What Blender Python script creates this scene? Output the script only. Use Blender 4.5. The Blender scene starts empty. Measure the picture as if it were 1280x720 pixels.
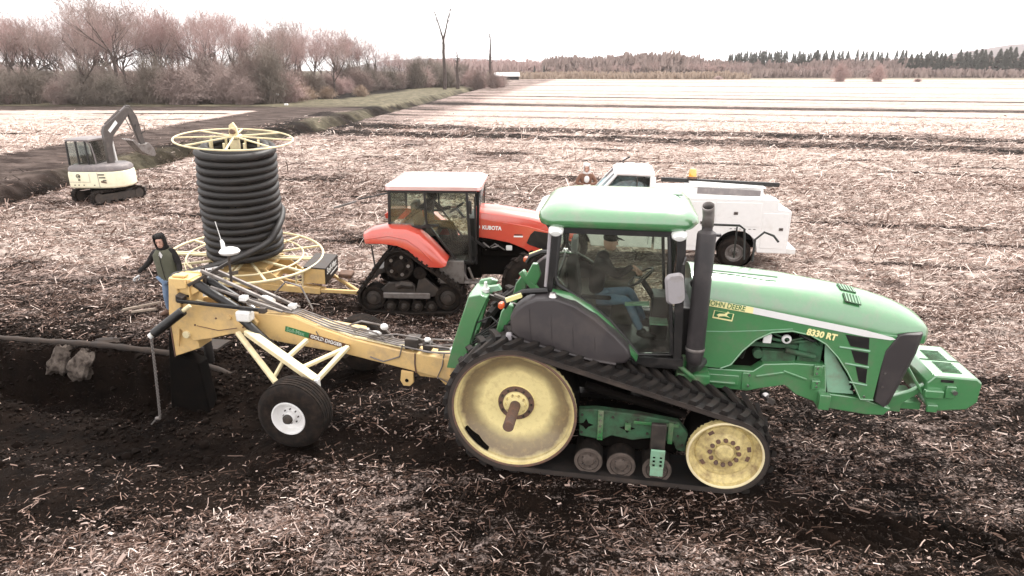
import bpy, bmesh, math, random
import numpy as np
from mathutils import Vector, Matrix, Euler
random.seed(7); np.random.seed(7)
scene = bpy.context.scene
COL = scene.collection
R = math.radians
PI = math.pi

# ------------------------------------------------------------------ camera
cam_d = bpy.data.cameras.new("camera"); cam = bpy.data.objects.new("camera", cam_d); COL.objects.link(cam)
cam_d.sensor_width = 36.0; cam_d.lens = 22.5
cam.location = (0, 0, 4.8); cam.rotation_euler = (R(90 - 18.906), 0, 0)
cam_d.clip_start = .1; cam_d.clip_end = 6000
scene.camera = cam

# ------------------------------------------------------------------ sky, sun, exposure (overcast day)
SUN_EL, SUN_AZ = 52, 28           # azimuth clockwise from +Y: behind the machines, a little right
world = bpy.data.worlds.new("World"); scene.world = world; world.use_nodes = True
wn, wl = world.node_tree.nodes, world.node_tree.links
bg = wn['Background']
skyt = wn.new('ShaderNodeTexSky'); skyt.sky_type = 'NISHITA'; skyt.sun_disc = False
skyt.sun_elevation = R(SUN_EL); skyt.sun_rotation = R(SUN_AZ); skyt.air_density = 1.0; skyt.dust_density = 3.0
hsv = wn.new('ShaderNodeHueSaturation'); hsv.inputs['Saturation'].default_value = .12
mixw = wn.new('ShaderNodeMix'); mixw.data_type = 'RGBA'; mixw.inputs[0].default_value = .80
mixw.inputs[7].default_value = (7.6, 7.35, 7.25, 1)      # the cloud sheet
wl.new(skyt.outputs[0], hsv.inputs['Color']); wl.new(hsv.outputs[0], mixw.inputs[6])
wl.new(mixw.outputs[2], bg.inputs['Color']); bg.inputs['Strength'].default_value = .13
sun_d = bpy.data.lights.new("sun", 'SUN'); sun = bpy.data.objects.new("sun", sun_d); COL.objects.link(sun)
sun_d.energy = 2.0; sun_d.angle = R(14); sun_d.color = (1, .955, .9)
_d = Vector((math.sin(R(SUN_AZ)) * math.cos(R(SUN_EL)), math.cos(R(SUN_AZ)) * math.cos(R(SUN_EL)), math.sin(R(SUN_EL))))
sun.rotation_euler = _d.to_track_quat('Z', 'Y').to_euler()
scene.view_settings.view_transform = 'Standard'; scene.view_settings.look = 'None'
scene.view_settings.exposure = 1.4; scene.view_settings.gamma = 1.0
scene.cycles.max_bounces = 6; scene.cycles.transparent_max_bounces = 16
scene.cycles.volume_bounces = 0

# ------------------------------------------------------------------ materials
def nmat(name):
    m = bpy.data.materials.new(name); m.use_nodes = True
    return m, m.node_tree.nodes, m.node_tree.links, m.node_tree.nodes['Principled BSDF']
def mixc(n, l, fac, a, b, mode='MIX'):
    x = n.new('ShaderNodeMix'); x.data_type = 'RGBA'; x.blend_type = mode
    for i, v in ((0, fac), (6, a), (7, b)):
        if hasattr(v, 'links') or hasattr(v, 'is_linked'): l.new(v, x.inputs[i])
        elif i == 0: x.inputs[0].default_value = v
        else: x.inputs[i].default_value = (*v, 1)
    return x.outputs[2]
def noise(n, l, scale, detail=4, rough=.6, vec=None, dist=0):
    t = n.new('ShaderNodeTexNoise'); t.inputs['Scale'].default_value = scale
    t.inputs['Detail'].default_value = detail; t.inputs['Roughness'].default_value = rough
    t.inputs['Distortion'].default_value = dist
    if vec is not None: l.new(vec, t.inputs['Vector'])
    return t.outputs[0]
def ramp(n, l, src, *stops):
    r = n.new('ShaderNodeValToRGB'); l.new(src, r.inputs[0]); e = r.color_ramp.elements
    while len(e) < len(stops): e.new(.5)
    for k, (p, c) in enumerate(stops):
        e[k].position = p; e[k].color = (c, c, c, 1) if not isinstance(c, tuple) else (*c, 1)
    return r.outputs[0]
def mathn(n, l, op, a, b=0.0, clamp=False):
    m = n.new('ShaderNodeMath'); m.operation = op; m.use_clamp = clamp
    for i, v in ((0, a), (1, b)):
        if isinstance(v, (int, float)): m.inputs[i].default_value = v
        else: l.new(v, m.inputs[i])
    return m.outputs[0]
def bump(n, l, p, h, strength, dist=.01):
    b = n.new('ShaderNodeBump'); b.inputs['Strength'].default_value = strength; b.inputs['Distance'].default_value = dist
    l.new(h, b.inputs['Height']); l.new(b.outputs[0], p.inputs['Normal'])
def mat(name, col, rough=.5, metal=0., dirt=None, amt=.3, scale=6., bmp=.15, coat=0., spec=.5, bscale=40.):
    m, n, l, p = nmat(name)
    tc = n.new('ShaderNodeTexCoord').outputs['Object']
    f = noise(n, l, scale, 6, .65, tc); f2 = noise(n, l, scale * 5.3, 4, .6, tc)
    c = mixc(n, l, ramp(n, l, f2, (.3, 0.), (.75, .22)), col, tuple(v * .72 for v in col))
    if dirt:
        k = mathn(n, l, 'MULTIPLY', ramp(n, l, f, (.62 - amt * .45, 0.), (.80 - amt * .2, 1.)), min(1, .35 + amt))
        c = mixc(n, l, k, c, dirt)
        r = mathn(n, l, 'ADD', mathn(n, l, 'MULTIPLY', k, .35), rough, True)
        l.new(r, p.inputs['Roughness'])
    else: p.inputs['Roughness'].default_value = rough
    l.new(c, p.inputs['Base Color'])
    p.inputs['Metallic'].default_value = metal; p.inputs['Coat Weight'].default_value = coat
    p.inputs['Coat Roughness'].default_value = .16; p.inputs['Coat IOR'].default_value = 2.1; p.inputs['Specular IOR Level'].default_value = spec
    if bmp: bump(n, l, p, noise(n, l, bscale, 3, .6, tc), bmp, .004)
    return m
MUD = (.030, .020, .0145); DUST = (.20, .165, .13)
M = {}
M['green'] = mat('green_paint', (.064, .22, .082), .33, dirt=(.15, .16, .11), amt=.30, coat=.8, bmp=.05, scale=4)
M['green_dusty'] = mat('dusty_green_paint', (.03, .15, .045), .5, dirt=DUST, amt=.38, bmp=.1)
M['green_mud'] = mat('muddy_green_paint', (.035, .12, .055), .6, dirt=MUD, amt=.55, bmp=.3, scale=5)
M['pale_green'] = mat('pale_green_plate', (.22, .40, .27), .5, dirt=DUST, amt=.35)
M['black'] = mat('black_plastic', (.007, .0062, .006), .42, dirt=(.035, .027, .023), amt=.3)
M['grey_plastic'] = mat('grey_fender_plastic', (.034, .028, .029), .5, dirt=(.075, .060, .054), amt=.32, bmp=.12, scale=2.2)
M['stack'] = mat('stack_steel', (.024, .0205, .0215), .48, dirt=(.07, .058, .056), amt=.25, scale=3, bmp=.06)
M['mirror'] = mat('mirror_shell', (.30, .28, .29), .5, dirt=DUST, amt=.2)
M['chrome'] = mat('bright_steel', (.55, .53, .52), .3, 1., dirt=DUST, amt=.2)
M['steel'] = mat('worn_steel', (.22, .20, .19), .5, .6, dirt=(.09, .065, .05), amt=.4)
M['dark_steel'] = mat('dark_steel', (.045, .038, .034), .5, .4, dirt=(.10, .075, .06), amt=.4)
M['rust'] = mat('rusty_steel', (.16, .085, .055), .75, .1, dirt=(.10, .08, .07), amt=.5, scale=12, bmp=.3)
M['rubber'] = mat('dusty_rubber', (.0065, .0052, .0048), .75, dirt=(.034, .025, .020), amt=.42, bmp=.3, scale=7, spec=.3)
M['rubber_mud'] = mat('muddy_rubber', (.0075, .0058, .0048), .88, dirt=(.032, .022, .017), amt=.5, bmp=.6, scale=9, spec=.2)
M['mudblack'] = mat('black_grease', (.003, .0024, .002), .9, dirt=(.010, .007, .0055), amt=.4, bmp=.4, spec=.08)
M['white'] = mat('white_paint', (.80, .79, .78), .35, dirt=(.50, .44, .39), amt=.12, coat=.6, bmp=.02, scale=2)
M['offwhite'] = mat('off_white_plastic', (.72, .71, .69), .45, dirt=(.4, .35, .3), amt=.15)
M['roller_rim'] = mat('worn_roller_rim', (.10, .075, .062), .7, dirt=(.04, .03, .024), amt=.5, scale=9, bmp=.3)
M['belt_edge'] = mat('worn_belt_edge', (.030, .022, .018), .85, dirt=(.075, .056, .045), amt=.35, scale=5, bmp=.3)
M['letters'] = mat('white_letters', (.82, .82, .80), .5, bmp=0)
M['yletters'] = mat('yellow_letters', (.85, .78, .38), .5, bmp=0)
M['yellow'] = mat('implement_yellow', (.66, .45, .19), .45, dirt=(.32, .23, .15), amt=.32, bmp=.08, scale=4)
M['pale_yellow'] = mat('reel_yellow', (.72, .62, .38), .5, dirt=(.48, .38, .28), amt=.30, bmp=.08, scale=6)
M['idler'] = mat('idler_yellow', (.66, .54, .24), .45, dirt=(.19, .12, .06), amt=.50, bmp=.15, scale=9)
M['red'] = mat('red_paint', (.55, .060, .034), .34, dirt=(.38, .20, .15), amt=.16, coat=.5, bmp=.03, scale=3)
M['pale_red'] = mat('red_roof_paint', (.62, .36, .33), .4, dirt=(.60, .50, .46), amt=.4, scale=2, bmp=.03, coat=.8)
M['orange'] = mat('orange_lens', (.55, .09, .02), .3, bmp=0, coat=.5)
M['reflector'] = mat('pale_reflector', (.72, .66, .30), .4, bmp=0)
M['amber'] = mat('amber_lens', (.85, .36, .04), .3, bmp=0, coat=.5)
M['lens'] = mat('lamp_lens', (.85, .85, .82), .2, bmp=0, coat=.6)
M['pipe'] = mat('black_corrugated_pipe', (.013, .0105, .0095), .55, dirt=(.055, .042, .037), amt=.22, bmp=.05, scale=5)
M['pipe_mud'] = mat('muddy_pipe', (.022, .015, .0115), .8, dirt=(.060, .043, .033), amt=.5, bmp=.4, scale=6)
M['excav_yellow'] = mat('excavator_yellow', (.84, .80, .60), .45, dirt=(.68, .60, .40), amt=.3, bmp=.04)
M['excav_grey'] = mat('excavator_grey', (.16, .14, .14), .5, dirt=(.30, .26, .24), amt=.3, bmp=.05)
M['boom_grey'] = mat('boom_brown_grey', (.07, .058, .053), .5, dirt=(.15, .125, .11), amt=.3)
M['jeans'] = mat('blue_denim', (.15, .22, .34), .85, dirt=(.26, .33, .43), amt=.4, scale=9, bmp=.5, bscale=90)
M['dark_cloth'] = mat('dark_jacket', (.010, .0075, .007), .9, bmp=.5, scale=9)
M['vest'] = mat('grey_green_vest', (.095, .095, .065), .9, dirt=(.14, .13, .10), amt=.3, bmp=.5, scale=8)
M['brown_cloth'] = mat('brown_jacket', (.17, .085, .055), .9, bmp=.4)
M['white_cloth'] = mat('white_cloth', (.70, .68, .66), .9, bmp=.4)
M['skin'] = mat('skin', (.52, .30, .23), .55, bmp=.1)
M['glove'] = mat('white_glove', (.66, .66, .66), .85, bmp=.3)
M['hair'] = mat('dark_hair', (.03, .02, .015), .8, bmp=.4)
M['seat'] = mat('seat_fabric', (.016, .0145, .013), .85)
M['cab_trim'] = mat('tan_cab_trim', (.16, .135, .11), .65)
M['cab_green'] = mat('cab_panel_green', (.20, .34, .22), .5)
M['wood'] = mat('weathered_wood', (.30, .24, .19), .8, dirt=(.14, .10, .08), amt=.4, bmp=.4)
M['stone'] = mat('muddy_stone', (.17, .14, .12), .9, dirt=(.016, .011, .009), amt=.72, scale=7, bmp=.9, bscale=18, spec=.1)
M['clod'] = mat('soil_clod', (.0085, .0055, .004), .95, bmp=.7, bscale=25, spec=.08)
M['decal_green'] = mat('decal_green', (.02, .14, .045), .5, bmp=0)
M['decal_brown'] = mat('decal_brown', (.10, .045, .02), .5, bmp=0)
M['barn'] = mat('far_shed_white', (.75, .73, .72), .6)

def glass(name, tint, refl):
    m, n, l, p = nmat(name); n.remove(p); out = n['Material Output']
    t = n.new('ShaderNodeBsdfTransparent'); t.inputs[0].default_value = (*tint, 1)
    g = n.new('ShaderNodeBsdfGlossy'); g.inputs['Roughness'].default_value = .04; g.inputs[0].default_value = (1, 1, 1, 1)
    fr = n.new('ShaderNodeFresnel'); fr.inputs['IOR'].default_value = 1.45
    d = n.new('ShaderNodeBsdfDiffuse'); d.inputs[0].default_value = (.32, .29, .26, 1)
    tc = n.new('ShaderNodeTexCoord').outputs['Object']
    m1 = n.new('ShaderNodeMixShader'); l.new(mathn(n, l, 'MULTIPLY', fr.outputs[0], refl), m1.inputs[0])
    l.new(t.outputs[0], m1.inputs[1]); l.new(g.outputs[0], m1.inputs[2])
    m2 = n.new('ShaderNodeMixShader'); l.new(ramp(n, l, noise(n, l, 3.5, 5, .7, tc), (.35, .01), (.8, .13)), m2.inputs[0])
    l.new(m1.outputs[0], m2.inputs[1]); l.new(d.outputs[0], m2.inputs[2])
    l.new(m2.outputs[0], out.inputs[0]); return m
M['glass'] = glass('cab_glass', (.88, .93, .88), 1.1)
M['tint_glass'] = glass('truck_glass', (.55, .68, .70), 1.6)

# drive wheel: clean bright centre disc, dusty ring outside it (wear with its own shape, in object space around the axle)
m, n, l, p = nmat('drive_wheel_yellow'); tc = n.new('ShaderNodeTexCoord').outputs['Object']
sx = n.new('ShaderNodeSeparateXYZ'); l.new(tc, sx.inputs[0])
rad = mathn(n, l, 'SQRT', mathn(n, l, 'ADD', mathn(n, l, 'POWER', sx.outputs[0], 2.), mathn(n, l, 'POWER', sx.outputs[2], 2.)))
wob = mathn(n, l, 'ADD', rad, mathn(n, l, 'MULTIPLY', mathn(n, l, 'SUBTRACT', noise(n, l, 4, 4, .6, tc), .5), .16))
k = ramp(n, l, wob, (0., .03), (.42, .0), (.47, .35), (.55, .80), (.66, .92), (.705, .45), (.74, .15), (.78, .5))
c = mixc(n, l, k, (.80, .68, .33), (.13, .085, .052))
c = mixc(n, l, ramp(n, l, noise(n, l, 14, 6, .7, tc), (.5, 0.), (.72, .45)), c, (.42, .30, .13))
l.new(c, p.inputs['Base Color']); p.inputs['Roughness'].default_value = .42; p.inputs['Coat Weight'].default_value = .15
bump(n, l, p, noise(n, l, 30, 3, .6, tc), .08, .004); M['drive_yellow'] = m

# ------------------------------------------------------------------ mesh helpers
def rot_to(v):
    return Vector(v).normalized().to_track_quat('Z', 'Y').to_matrix()
class MB:
    """collects shapes; build() links them as one mesh object"""
    def __init__(s, off=(0, 0, 0)): s.v = []; s.f = []; s.off = Vector(off); s.sm = []
    def add(s, vs, fs, smooth=True):
        b = len(s.v); s.v += [Vector(v) for v in vs]; s.f += [tuple(b + i for i in f) for f in fs]; s.sm += [smooth] * len(fs); return s
    def box(s, c, d, rot=None, M_=None):
        h = [x / 2 for x in d]; vs = []
        q = Euler(rot).to_matrix() if rot else Matrix.Identity(3)
        if M_ is not None: q = M_
        for x in (-1, 1):
            for y in (-1, 1):
                for z in (-1, 1): vs.append(Vector(c) + q @ Vector((x * h[0], y * h[1], z * h[2])))
        return s.add(vs, [(0, 1, 3, 2), (4, 6, 7, 5), (0, 4, 5, 1), (2, 3, 7, 6), (0, 2, 6, 4), (1, 5, 7, 3)])
    def bb(s, x0, x1, y0, y1, z0, z1): return s.box(((x0 + x1) / 2, (y0 + y1) / 2, (z0 + z1) / 2), (abs(x1 - x0), abs(y1 - y0), abs(z1 - z0)))
    def beam(s, a, b, w, h=None, up=(0, 0, 1)):
        a, b = Vector(a), Vector(b); z = (b - a).normalized(); u = Vector(up)
        if abs(z.dot(u)) > .98: u = Vector((0, 1, 0))
        x = u.cross(z).normalized(); y = z.cross(x)
        return s.box((a + b) / 2, (w, h or w, (b - a).length), M_=Matrix((x, y, z)).transposed())
    def prism(s, poly, y0, y1, axis='y'):
        """poly in (x,z) extruded along y (axis='y'); (y,z) along x ; (x,y) along z"""
        def P(a, b, t): return {'y': (a, t, b), 'x': (t, a, b), 'z': (a, b, t)}[axis]
        n = len(poly); vs = [P(a, b, y0) for a, b in poly] + [P(a, b, y1) for a, b in poly]
        area = sum(poly[i][0] * poly[(i + 1) % n][1] - poly[(i + 1) % n][0] * poly[i][1] for i in range(n))
        flip = (area > 0) == (axis == 'y')
        if y1 < y0: flip = not flip
        f0 = tuple(range(n)); f1 = tuple(range(2 * n - 1, n - 1, -1))
        fs = [f0, f1] + [(i, i + n, (i + 1) % n + n, (i + 1) % n) for i in range(n)]
        if not flip: fs = [tuple(reversed(f)) for f in fs]
        if axis != 'y': pass
        return s.add(vs, fs)
    def tube(s, pts, r, seg=8, cap=True, closed=False):
        pts = [Vector(p) for p in pts]; n = len(pts); rr = r if isinstance(r, (list, tuple)) else [r] * n
        vs = []; prev = None
        for i, p in enumerate(pts):
            if closed: t = pts[(i + 1) % n] - pts[i - 1]
            else: t = pts[min(i + 1, n - 1)] - pts[max(i - 1, 0)]
            t.normalize()
            if prev is None:
                u = Vector((0, 0, 1)) if abs(t.z) < .9 else Vector((1, 0, 0)); prev = u.cross(t).normalized()
            x = (prev - t * prev.dot(t)).normalized(); prev = x; y = t.cross(x)
            for k in range(seg):
                a = 2 * PI * k / seg; vs.append(p + (x * math.cos(a) + y * math.sin(a)) * rr[i])
        fs = []
        for i in range(n if closed else n - 1):
            j = (i + 1) % n
            for k in range(seg): fs.append((i * seg + k, i * seg + (k + 1) % seg, j * seg + (k + 1) % seg, j * seg + k))
        if cap and not closed: fs += [tuple(reversed(range(seg))), tuple(range((n - 1) * seg, n * seg))]
        return s.add(vs, fs)
    def cyl(s, a, b, r, seg=16): return s.tube([a, b], r, seg)
    def lathe(s, prof, c, axis='y', seg=32):
        """prof: (radius, along-axis) pairs"""
        vs = []; c = Vector(c)
        for r, t in prof:
            for k in range(seg):
                a = 2 * PI * k / seg; ca, sa = r * math.cos(a), r * math.sin(a)
                vs.append(c + Vector({'y': (ca, t, sa), 'x': (t, ca, sa), 'z': (ca, sa, t)}[axis]))
        fs = []
        for i in range(len(prof) - 1):
            for k in range(seg):
                q = (i * seg + k, (i + 1) * seg + k, (i + 1) * seg + (k + 1) % seg, i * seg + (k + 1) % seg)
                fs.append(q)
        return s.add(vs, fs)
    def loft(s, rings, cap=True):
        n = len(rings[0]); vs = [p for r in rings for p in r]; fs = []
        for i in range(len(rings) - 1):
            for k in range(n): fs.append((i * n + k, i * n + (k + 1) % n, (i + 1) * n + (k + 1) % n, (i + 1) * n + k))
        if cap: fs += [tuple(reversed(range(n))), tuple(range((len(rings) - 1) * n, len(rings) * n))]
        return s.add(vs, fs)
    def grid(s, rows):
        n = len(rows[0]); vs = [p for r in rows for p in r]
        return s.add(vs, [(i * n + k, i * n + k + 1, (i + 1) * n + k + 1, (i + 1) * n + k) for i in range(len(rows) - 1) for k in range(n - 1)])
    def mesh(s, name, m, sharp=32, fix=True):
        me = bpy.data.meshes.new(name); me.from_pydata([tuple(v - s.off) for v in s.v], [], s.f)
        if fix:
            b = bmesh.new(); b.from_mesh(me); bmesh.ops.recalc_face_normals(b, faces=b.faces); b.to_mesh(me); b.free()
        me.polygons.foreach_set('use_smooth', [True] * len(me.polygons))
        me.set_sharp_from_angle(angle=R(sharp)); me.materials.append(M[m] if isinstance(m, str) else m)
        return me
    def build(s, name, m, parent=None, bev=0, sharp=32, seg=2, label=None, loc=None, solid=0):
        me = s.mesh(name, m, sharp); o = bpy.data.objects.new(name, me); COL.objects.link(o)
        if parent is not None: o.parent = parent
        if loc: o.location = loc
        if solid:
            q = o.modifiers.new('solid', 'SOLIDIFY'); q.thickness = solid; q.offset = 0
        if bev:
            q = o.modifiers.new('bevel', 'BEVEL'); q.width = bev; q.segments = seg; q.limit_method = 'ANGLE'; q.angle_limit = R(35)
            q.harden_normals = False
        if label: o['label'] = label
        return o
def build_each(b, name, m, parent, **kw):
    """every separate shape in b becomes an object of its own"""
    n = len(b.v); root = list(range(n))
    def find(i):
        while root[i] != i: root[i] = root[root[i]]; i = root[i]
        return i
    for f in b.f:
        for q in f[1:]: root[find(q)] = find(f[0])
    parts = {}
    for f in b.f: parts.setdefault(find(f[0]), []).append(f)
    out = []
    for fs in parts.values():
        ids = sorted({i for f in fs for i in f}); mp = {i: k for k, i in enumerate(ids)}
        c = MB(off=b.off); c.add([b.v[i] for i in ids], [tuple(mp[i] for i in f) for f in fs]); out.append(c.build(name, m, parent, **kw))
    return out
def thing(name, label, cat, loc=(0, 0, 0), rz=0., group=None, rot=None):
    o = bpy.data.objects.new(name, None); COL.objects.link(o); o.location = loc
    o.rotation_euler = rot if rot else (0, 0, R(rz)); o.empty_display_size = .3
    o['label'] = label; o['category'] = cat
    if group: o['group'] = group
    return o
def tag(o, label=None, cat=None, group=None, kind=None):
    if label: o['label'] = label
    if cat: o['category'] = cat
    if group: o['group'] = group
    if kind: o['kind'] = kind
    return o
def linked(me, name, parent=None, mw=None, bev=0):
    o = bpy.data.objects.new(name, me); COL.objects.link(o)
    if parent is not None: o.parent = parent
    if mw is not None: o.matrix_local = mw
    return o
def copy_tree(o, parent=None):
    c = o.copy(); COL.objects.link(c)
    if parent is not None:
        c.parent = parent; c.matrix_parent_inverse = o.matrix_parent_inverse.copy()
    for ch in list(o.children): copy_tree(ch, c)
    return c
def text(name, body, size, m, parent, loc, rot=(PI / 2, 0, 0), extr=.0015, bold=0., sx=1., spacing=1.):
    cu = bpy.data.curves.new(name, 'FONT'); cu.body = body; cu.size = size; cu.extrude = extr; cu.offset = bold
    cu.align_x = 'LEFT'; cu.space_character = spacing; cu.resolution_u = 3
    t = bpy.data.objects.new(name, cu); COL.objects.link(t)
    bpy.context.view_layer.update()
    dg = bpy.context.evaluated_depsgraph_get(); me = bpy.data.meshes.new_from_object(t.evaluated_get(dg))
    bpy.data.objects.remove(t); me.name = name; me.materials.clear(); me.materials.append(M[m])
    o = bpy.data.objects.new(name, me); COL.objects.link(o); o.parent = parent
    o.location = loc; o.rotation_euler = rot; o.scale = (sx, 1, 1); return o
def arc(c, r, a0, a1, n, plane='xz', t=0):
    out = []
    for i in range(n + 1):
        a = R(a0 + (a1 - a0) * i / n); u, v = c[0] + r * math.cos(a), c[1] + r * math.sin(a)
        out.append({'xz': (u, t, v), 'xy': (u, v, t), 'yz': (t, u, v)}[plane])
    return out
# ================================================================== ground: one sheet, fine near the machines, reaching past the horizon
T_O, T_H = (0.239, 8.197), R(-9.7)
def vnoise(x, y, seed=0):
    xi = np.floor(x).astype(np.int64); yi = np.floor(y).astype(np.int64); fx = x - xi; fy = y - yi
    def h(a, b):
        n = (a * 374761393 + b * 668265263 + seed * 1442695041) & 0xffffffff
        n = ((n ^ (n >> 13)) * 1274126177) & 0xffffffff
        return ((n ^ (n >> 16)) & 0xffff) / 65535.
    u = fx * fx * (3 - 2 * fx); v = fy * fy * (3 - 2 * fy)
    return (h(xi, yi) * (1 - u) + h(xi + 1, yi) * u) * (1 - v) + (h(xi, yi + 1) * (1 - u) + h(xi + 1, yi + 1) * u) * v - .5
def fbm(x, y, o=4, seed=0, g=.5):
    s = 0; a = 1; t = 0
    for k in range(o): s = s + a * vnoise(x * 2 ** k + 7.3 * k, y * 2 ** k - 3.1 * k, seed + k); t += a; a *= g
    return s / t
def sm(x, a, b):
    t = np.clip((x - a) / (b - a), 0, 1); return t * t * (3 - 2 * t)
def win(x, a, b, s): return sm(x, a - s, a + s) * (1 - sm(x, b - s, b + s))
DITCH_Y = [-20, 25, 36, 53, 69, 90, 132, 237, 400]; DITCH_X = [-24, -20.6, -19.9, -17.4, -16.6, -15.1, -12.7, -5.6, 6]
def zones(X, Y):
    dx, dy = X - T_O[0], Y - T_O[1]; c, s = math.cos(T_H), math.sin(T_H)
    u, v = dx * c + dy * s, -dx * s + dy * c
    dd = X - np.interp(Y, DITCH_Y, DITCH_X)
    lane = win(X + 1.5 * fbm(X * .1, Y * .05, 2, 5), -30.5, -22.5, .8) * (1 - sm(Y, 70, 105)) + win(Y + .05 * X, 79, 86, 1.2) * (X < -19) * .9
    return u, v, dd, np.clip(lane, 0, 1)
def height(X, Y):
    u, v, dd, lane = zones(X, Y); near = 1 - sm(Y, 45, 75)
    h = .16 * fbm(X * .35, Y * .35, 3, 11) * near
    h += near * (.13 * fbm(X * 2.2, Y * 2.2, 4, 21, .62) + .075 * np.maximum(0, fbm(X * 7, Y * 7, 3, 31, .6)) )
    # old crop rows running with the machines
    h += .035 * np.sin(v * 2 * PI / .76 + 1.5 * fbm(u * .3, v * .5, 2, 41)) * sm(v, 2.5, 5) * near
    strip = win(v, -2.4, 2.2, .5); h -= .05 * strip
    # flattened, lugged prints where tracks have run
    lug_ = np.sin((u + np.abs(np.abs(v) - 1.03) * .9) * 2 * PI / .19)
    tr = (win(v, -1.34, -.74, .06) + win(v, .74, 1.34, .06)) * sm(-u, -3.2, -2.4)
    h = h * (1 - .75 * tr) - .045 * tr + .014 * lug_ * tr
    pr = win(v, -2.05, -1.45, .07) * sm(u, 2.9, 3.4) * (1 - sm(u, 9, 10))
    lg2 = np.sin((u * .95 + (v + 1.75) * 1.1) * 2 * PI / .27)
    h = h * (1 - .85 * pr) - .06 * pr + .070 * lg2 * pr
    wr = (win(v, -1.38, -.95, .06) + win(v, .95, 1.38, .06)) * sm(-u, 3.2, 3.8); h = h * (1 - .5 * wr) - .05 * wr
    # open trench behind the blade and the hollow dug beside it
    n1 = fbm(u * 1.2, v * 1.2, 5, 51, .65)
    tch = win(v + .45 * n1, -.35, .62, .14) * sm(-u, 5.7, 6.5)
    pit = win(v + .5 * n1, -1.75, .2, .45) * win(u + .5 * n1, -8.2, -3.7, .6)
    h = h - .75 * tch - .34 * pit * (1 - tch * .4)
    h += .16 * win(v + .4 * n1, .62, 1.0, .12) * sm(-u, 5.2, 6.2) + .10 * win(v + .3 * n1, 1.2, 2.3, .4) * sm(-u, 4.8, 6)
    # ditch with broken banks
    nd = fbm(X * .8, Y * .8, 3, 61)
    dk = win(dd + 1.0 * nd, -1.7, 1.5, .8) * (1 - sm(Y, 250, 320)); h -= (.80 + .5 * nd) * dk
    h += .07 * win(dd + nd, 1.4, 3.2, .6) * (1 - sm(Y, 60, 110)) + .05 * win(dd, -4.2, -2.2, .7) * (1 - sm(Y, 90, 140))
    h += lane * (.10 * fbm(X * .9, Y * .12, 3, 71) - .05)
    # ploughed ridge where the two dark bands cross the field
    w = Y + .27 * X; h += .14 * fbm(X * .5, w * 1.3, 3, 81) * win(w, 47, 58, 2) * (dd > 2)
    wide = fbm(X * .012, Y * .012, 3, 91); h += .5 * wide * sm(Y, 60, 140)
    # keep the soil out of the machine hulls
    for cx, cy, r in ((-15.4, 24.7, 1.6), (5.2, 16.1, 1.3), (3, 16.4, 1.0)):
        k = 1 - sm(np.hypot(X - cx, Y - cy), r, r + 1.2); h = h * (1 - k) + k * .0
    k = win(v, -1.4, 1.4, .1) * win(u, -.7, 3.2, .3); h = h * (1 - .8 * k) + .008 * k
    k = win(v, 4.0, 6.4, .3) * win(u, -4, 1.5, .4); h = h * (1 - .7 * k)
    return h
def straw_density(X, Y):
    u, v, dd, lane = zones(X, Y); n = fbm(X * .45, Y * .6, 4, 101, .6); n2 = fbm(u * .25, v * 1.6, 3, 111)
    d = .32 + .7 * n
    dn = .46 + 1.3 * n; d = np.where(v < -1.8, d + (dn - d) * sm(-v, 1.8, 2.8) * sm(-u, -1.5, 3), d)
    dn = .50 + 1.0 * n + .5 * n2; d = d + (dn - d) * sm(v, 1.7, 3.0)
    dn = .96 + .9 * n + .7 * n2; d = d + (dn - d) * sm(v, 3.2, 6.5)
    d = d + (1.20 + .5 * n + .5 * n2 - d) * sm(v, 7, 10) * sm(X, -2, 5)
    d = np.where((u > 3.2) & (v > 0), np.maximum(d, (.25 + .6 * n) + .7 * sm(v + .35 * u, 4.3, 6.0)), d)
    pit = win(v, -1.9, 1.1, .5) * win(u, -40, -3.2, .8); d = np.maximum(d, .10); d = d * (1 - .82 * pit)
    d *= 1 - .75 * (win(v, -1.34, -.74, .1) + win(v, .74, 1.34, .1)) * (u < 3)
    d *= 1 - .42 * win(v, -2.15, -1.35, .1) * sm(u, 2.9, 3.4)
    # scattered dark gaps along the rows
    gap = sm(fbm(u * .16, v * .95, 3, 121), .12, .22) * sm(v, 3, 7); d *= 1 - .6 * gap
    w = Y + .27 * X
    nn = fbm(u * .12, v * .7, 3, 131)
    bandk = win(w + 2.5 * nn, 46.5, 57.5, 1.0) * (1 - .75 * win(w + 1.5 * nn, 50.6, 52.6, .5)); d *= 1 - (.62 + .5 * n) * bandk
    far = sm(w + 6 * nn, 54, 66); n5 = fbm(u * .02 + 5, v * .28, 4, 171, .6); d = d * (1 - far) + far * (1.20 + .4 * nn + .2 * n + .7 * n5)
    for a, b_, k in ((68, 70, .35), (78, 81, .4), (91, 98, .6), (99.5, 101, .3), (110, 112, .4), (121, 124.5, .8), (138, 141, .4), (158, 162, .35), (205, 212, .45), (262, 268, .4), (300, 306, .5)):
        d *= 1 - k * win(w + 3 * fbm(X * .02, Y * .1, 2, 141), a, b_, .7)
    brown = (1 - sm(dd - .05 * (Y - 50), 4, 10)) * (dd > 0) * win(Y, 50, 400, 8); d *= 1 - .38 * brown * (1 + 1.6 * nn + n)
    # field beyond the lane
    lf = (X < -29); nl = fbm(X * .05, Y * .9, 3, 151); d = np.where(lf, 1.2 + 1.0 * nl, d); d = np.where(lf & (nl > .2), .35, d)
    d *= 1 - .97 * lane; d *= 1 - .8 * win(dd, -3.5, 1.9, .8) * (1 - sm(Y, 250, 320))
    d = np.where((dd < -3) & (Y > 84), 0, d); d = np.where((dd < -1) & ~lf & (lane < .5), np.minimum(d, .35 + n), d)
    return np.clip(d, 0, 1.3)
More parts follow.
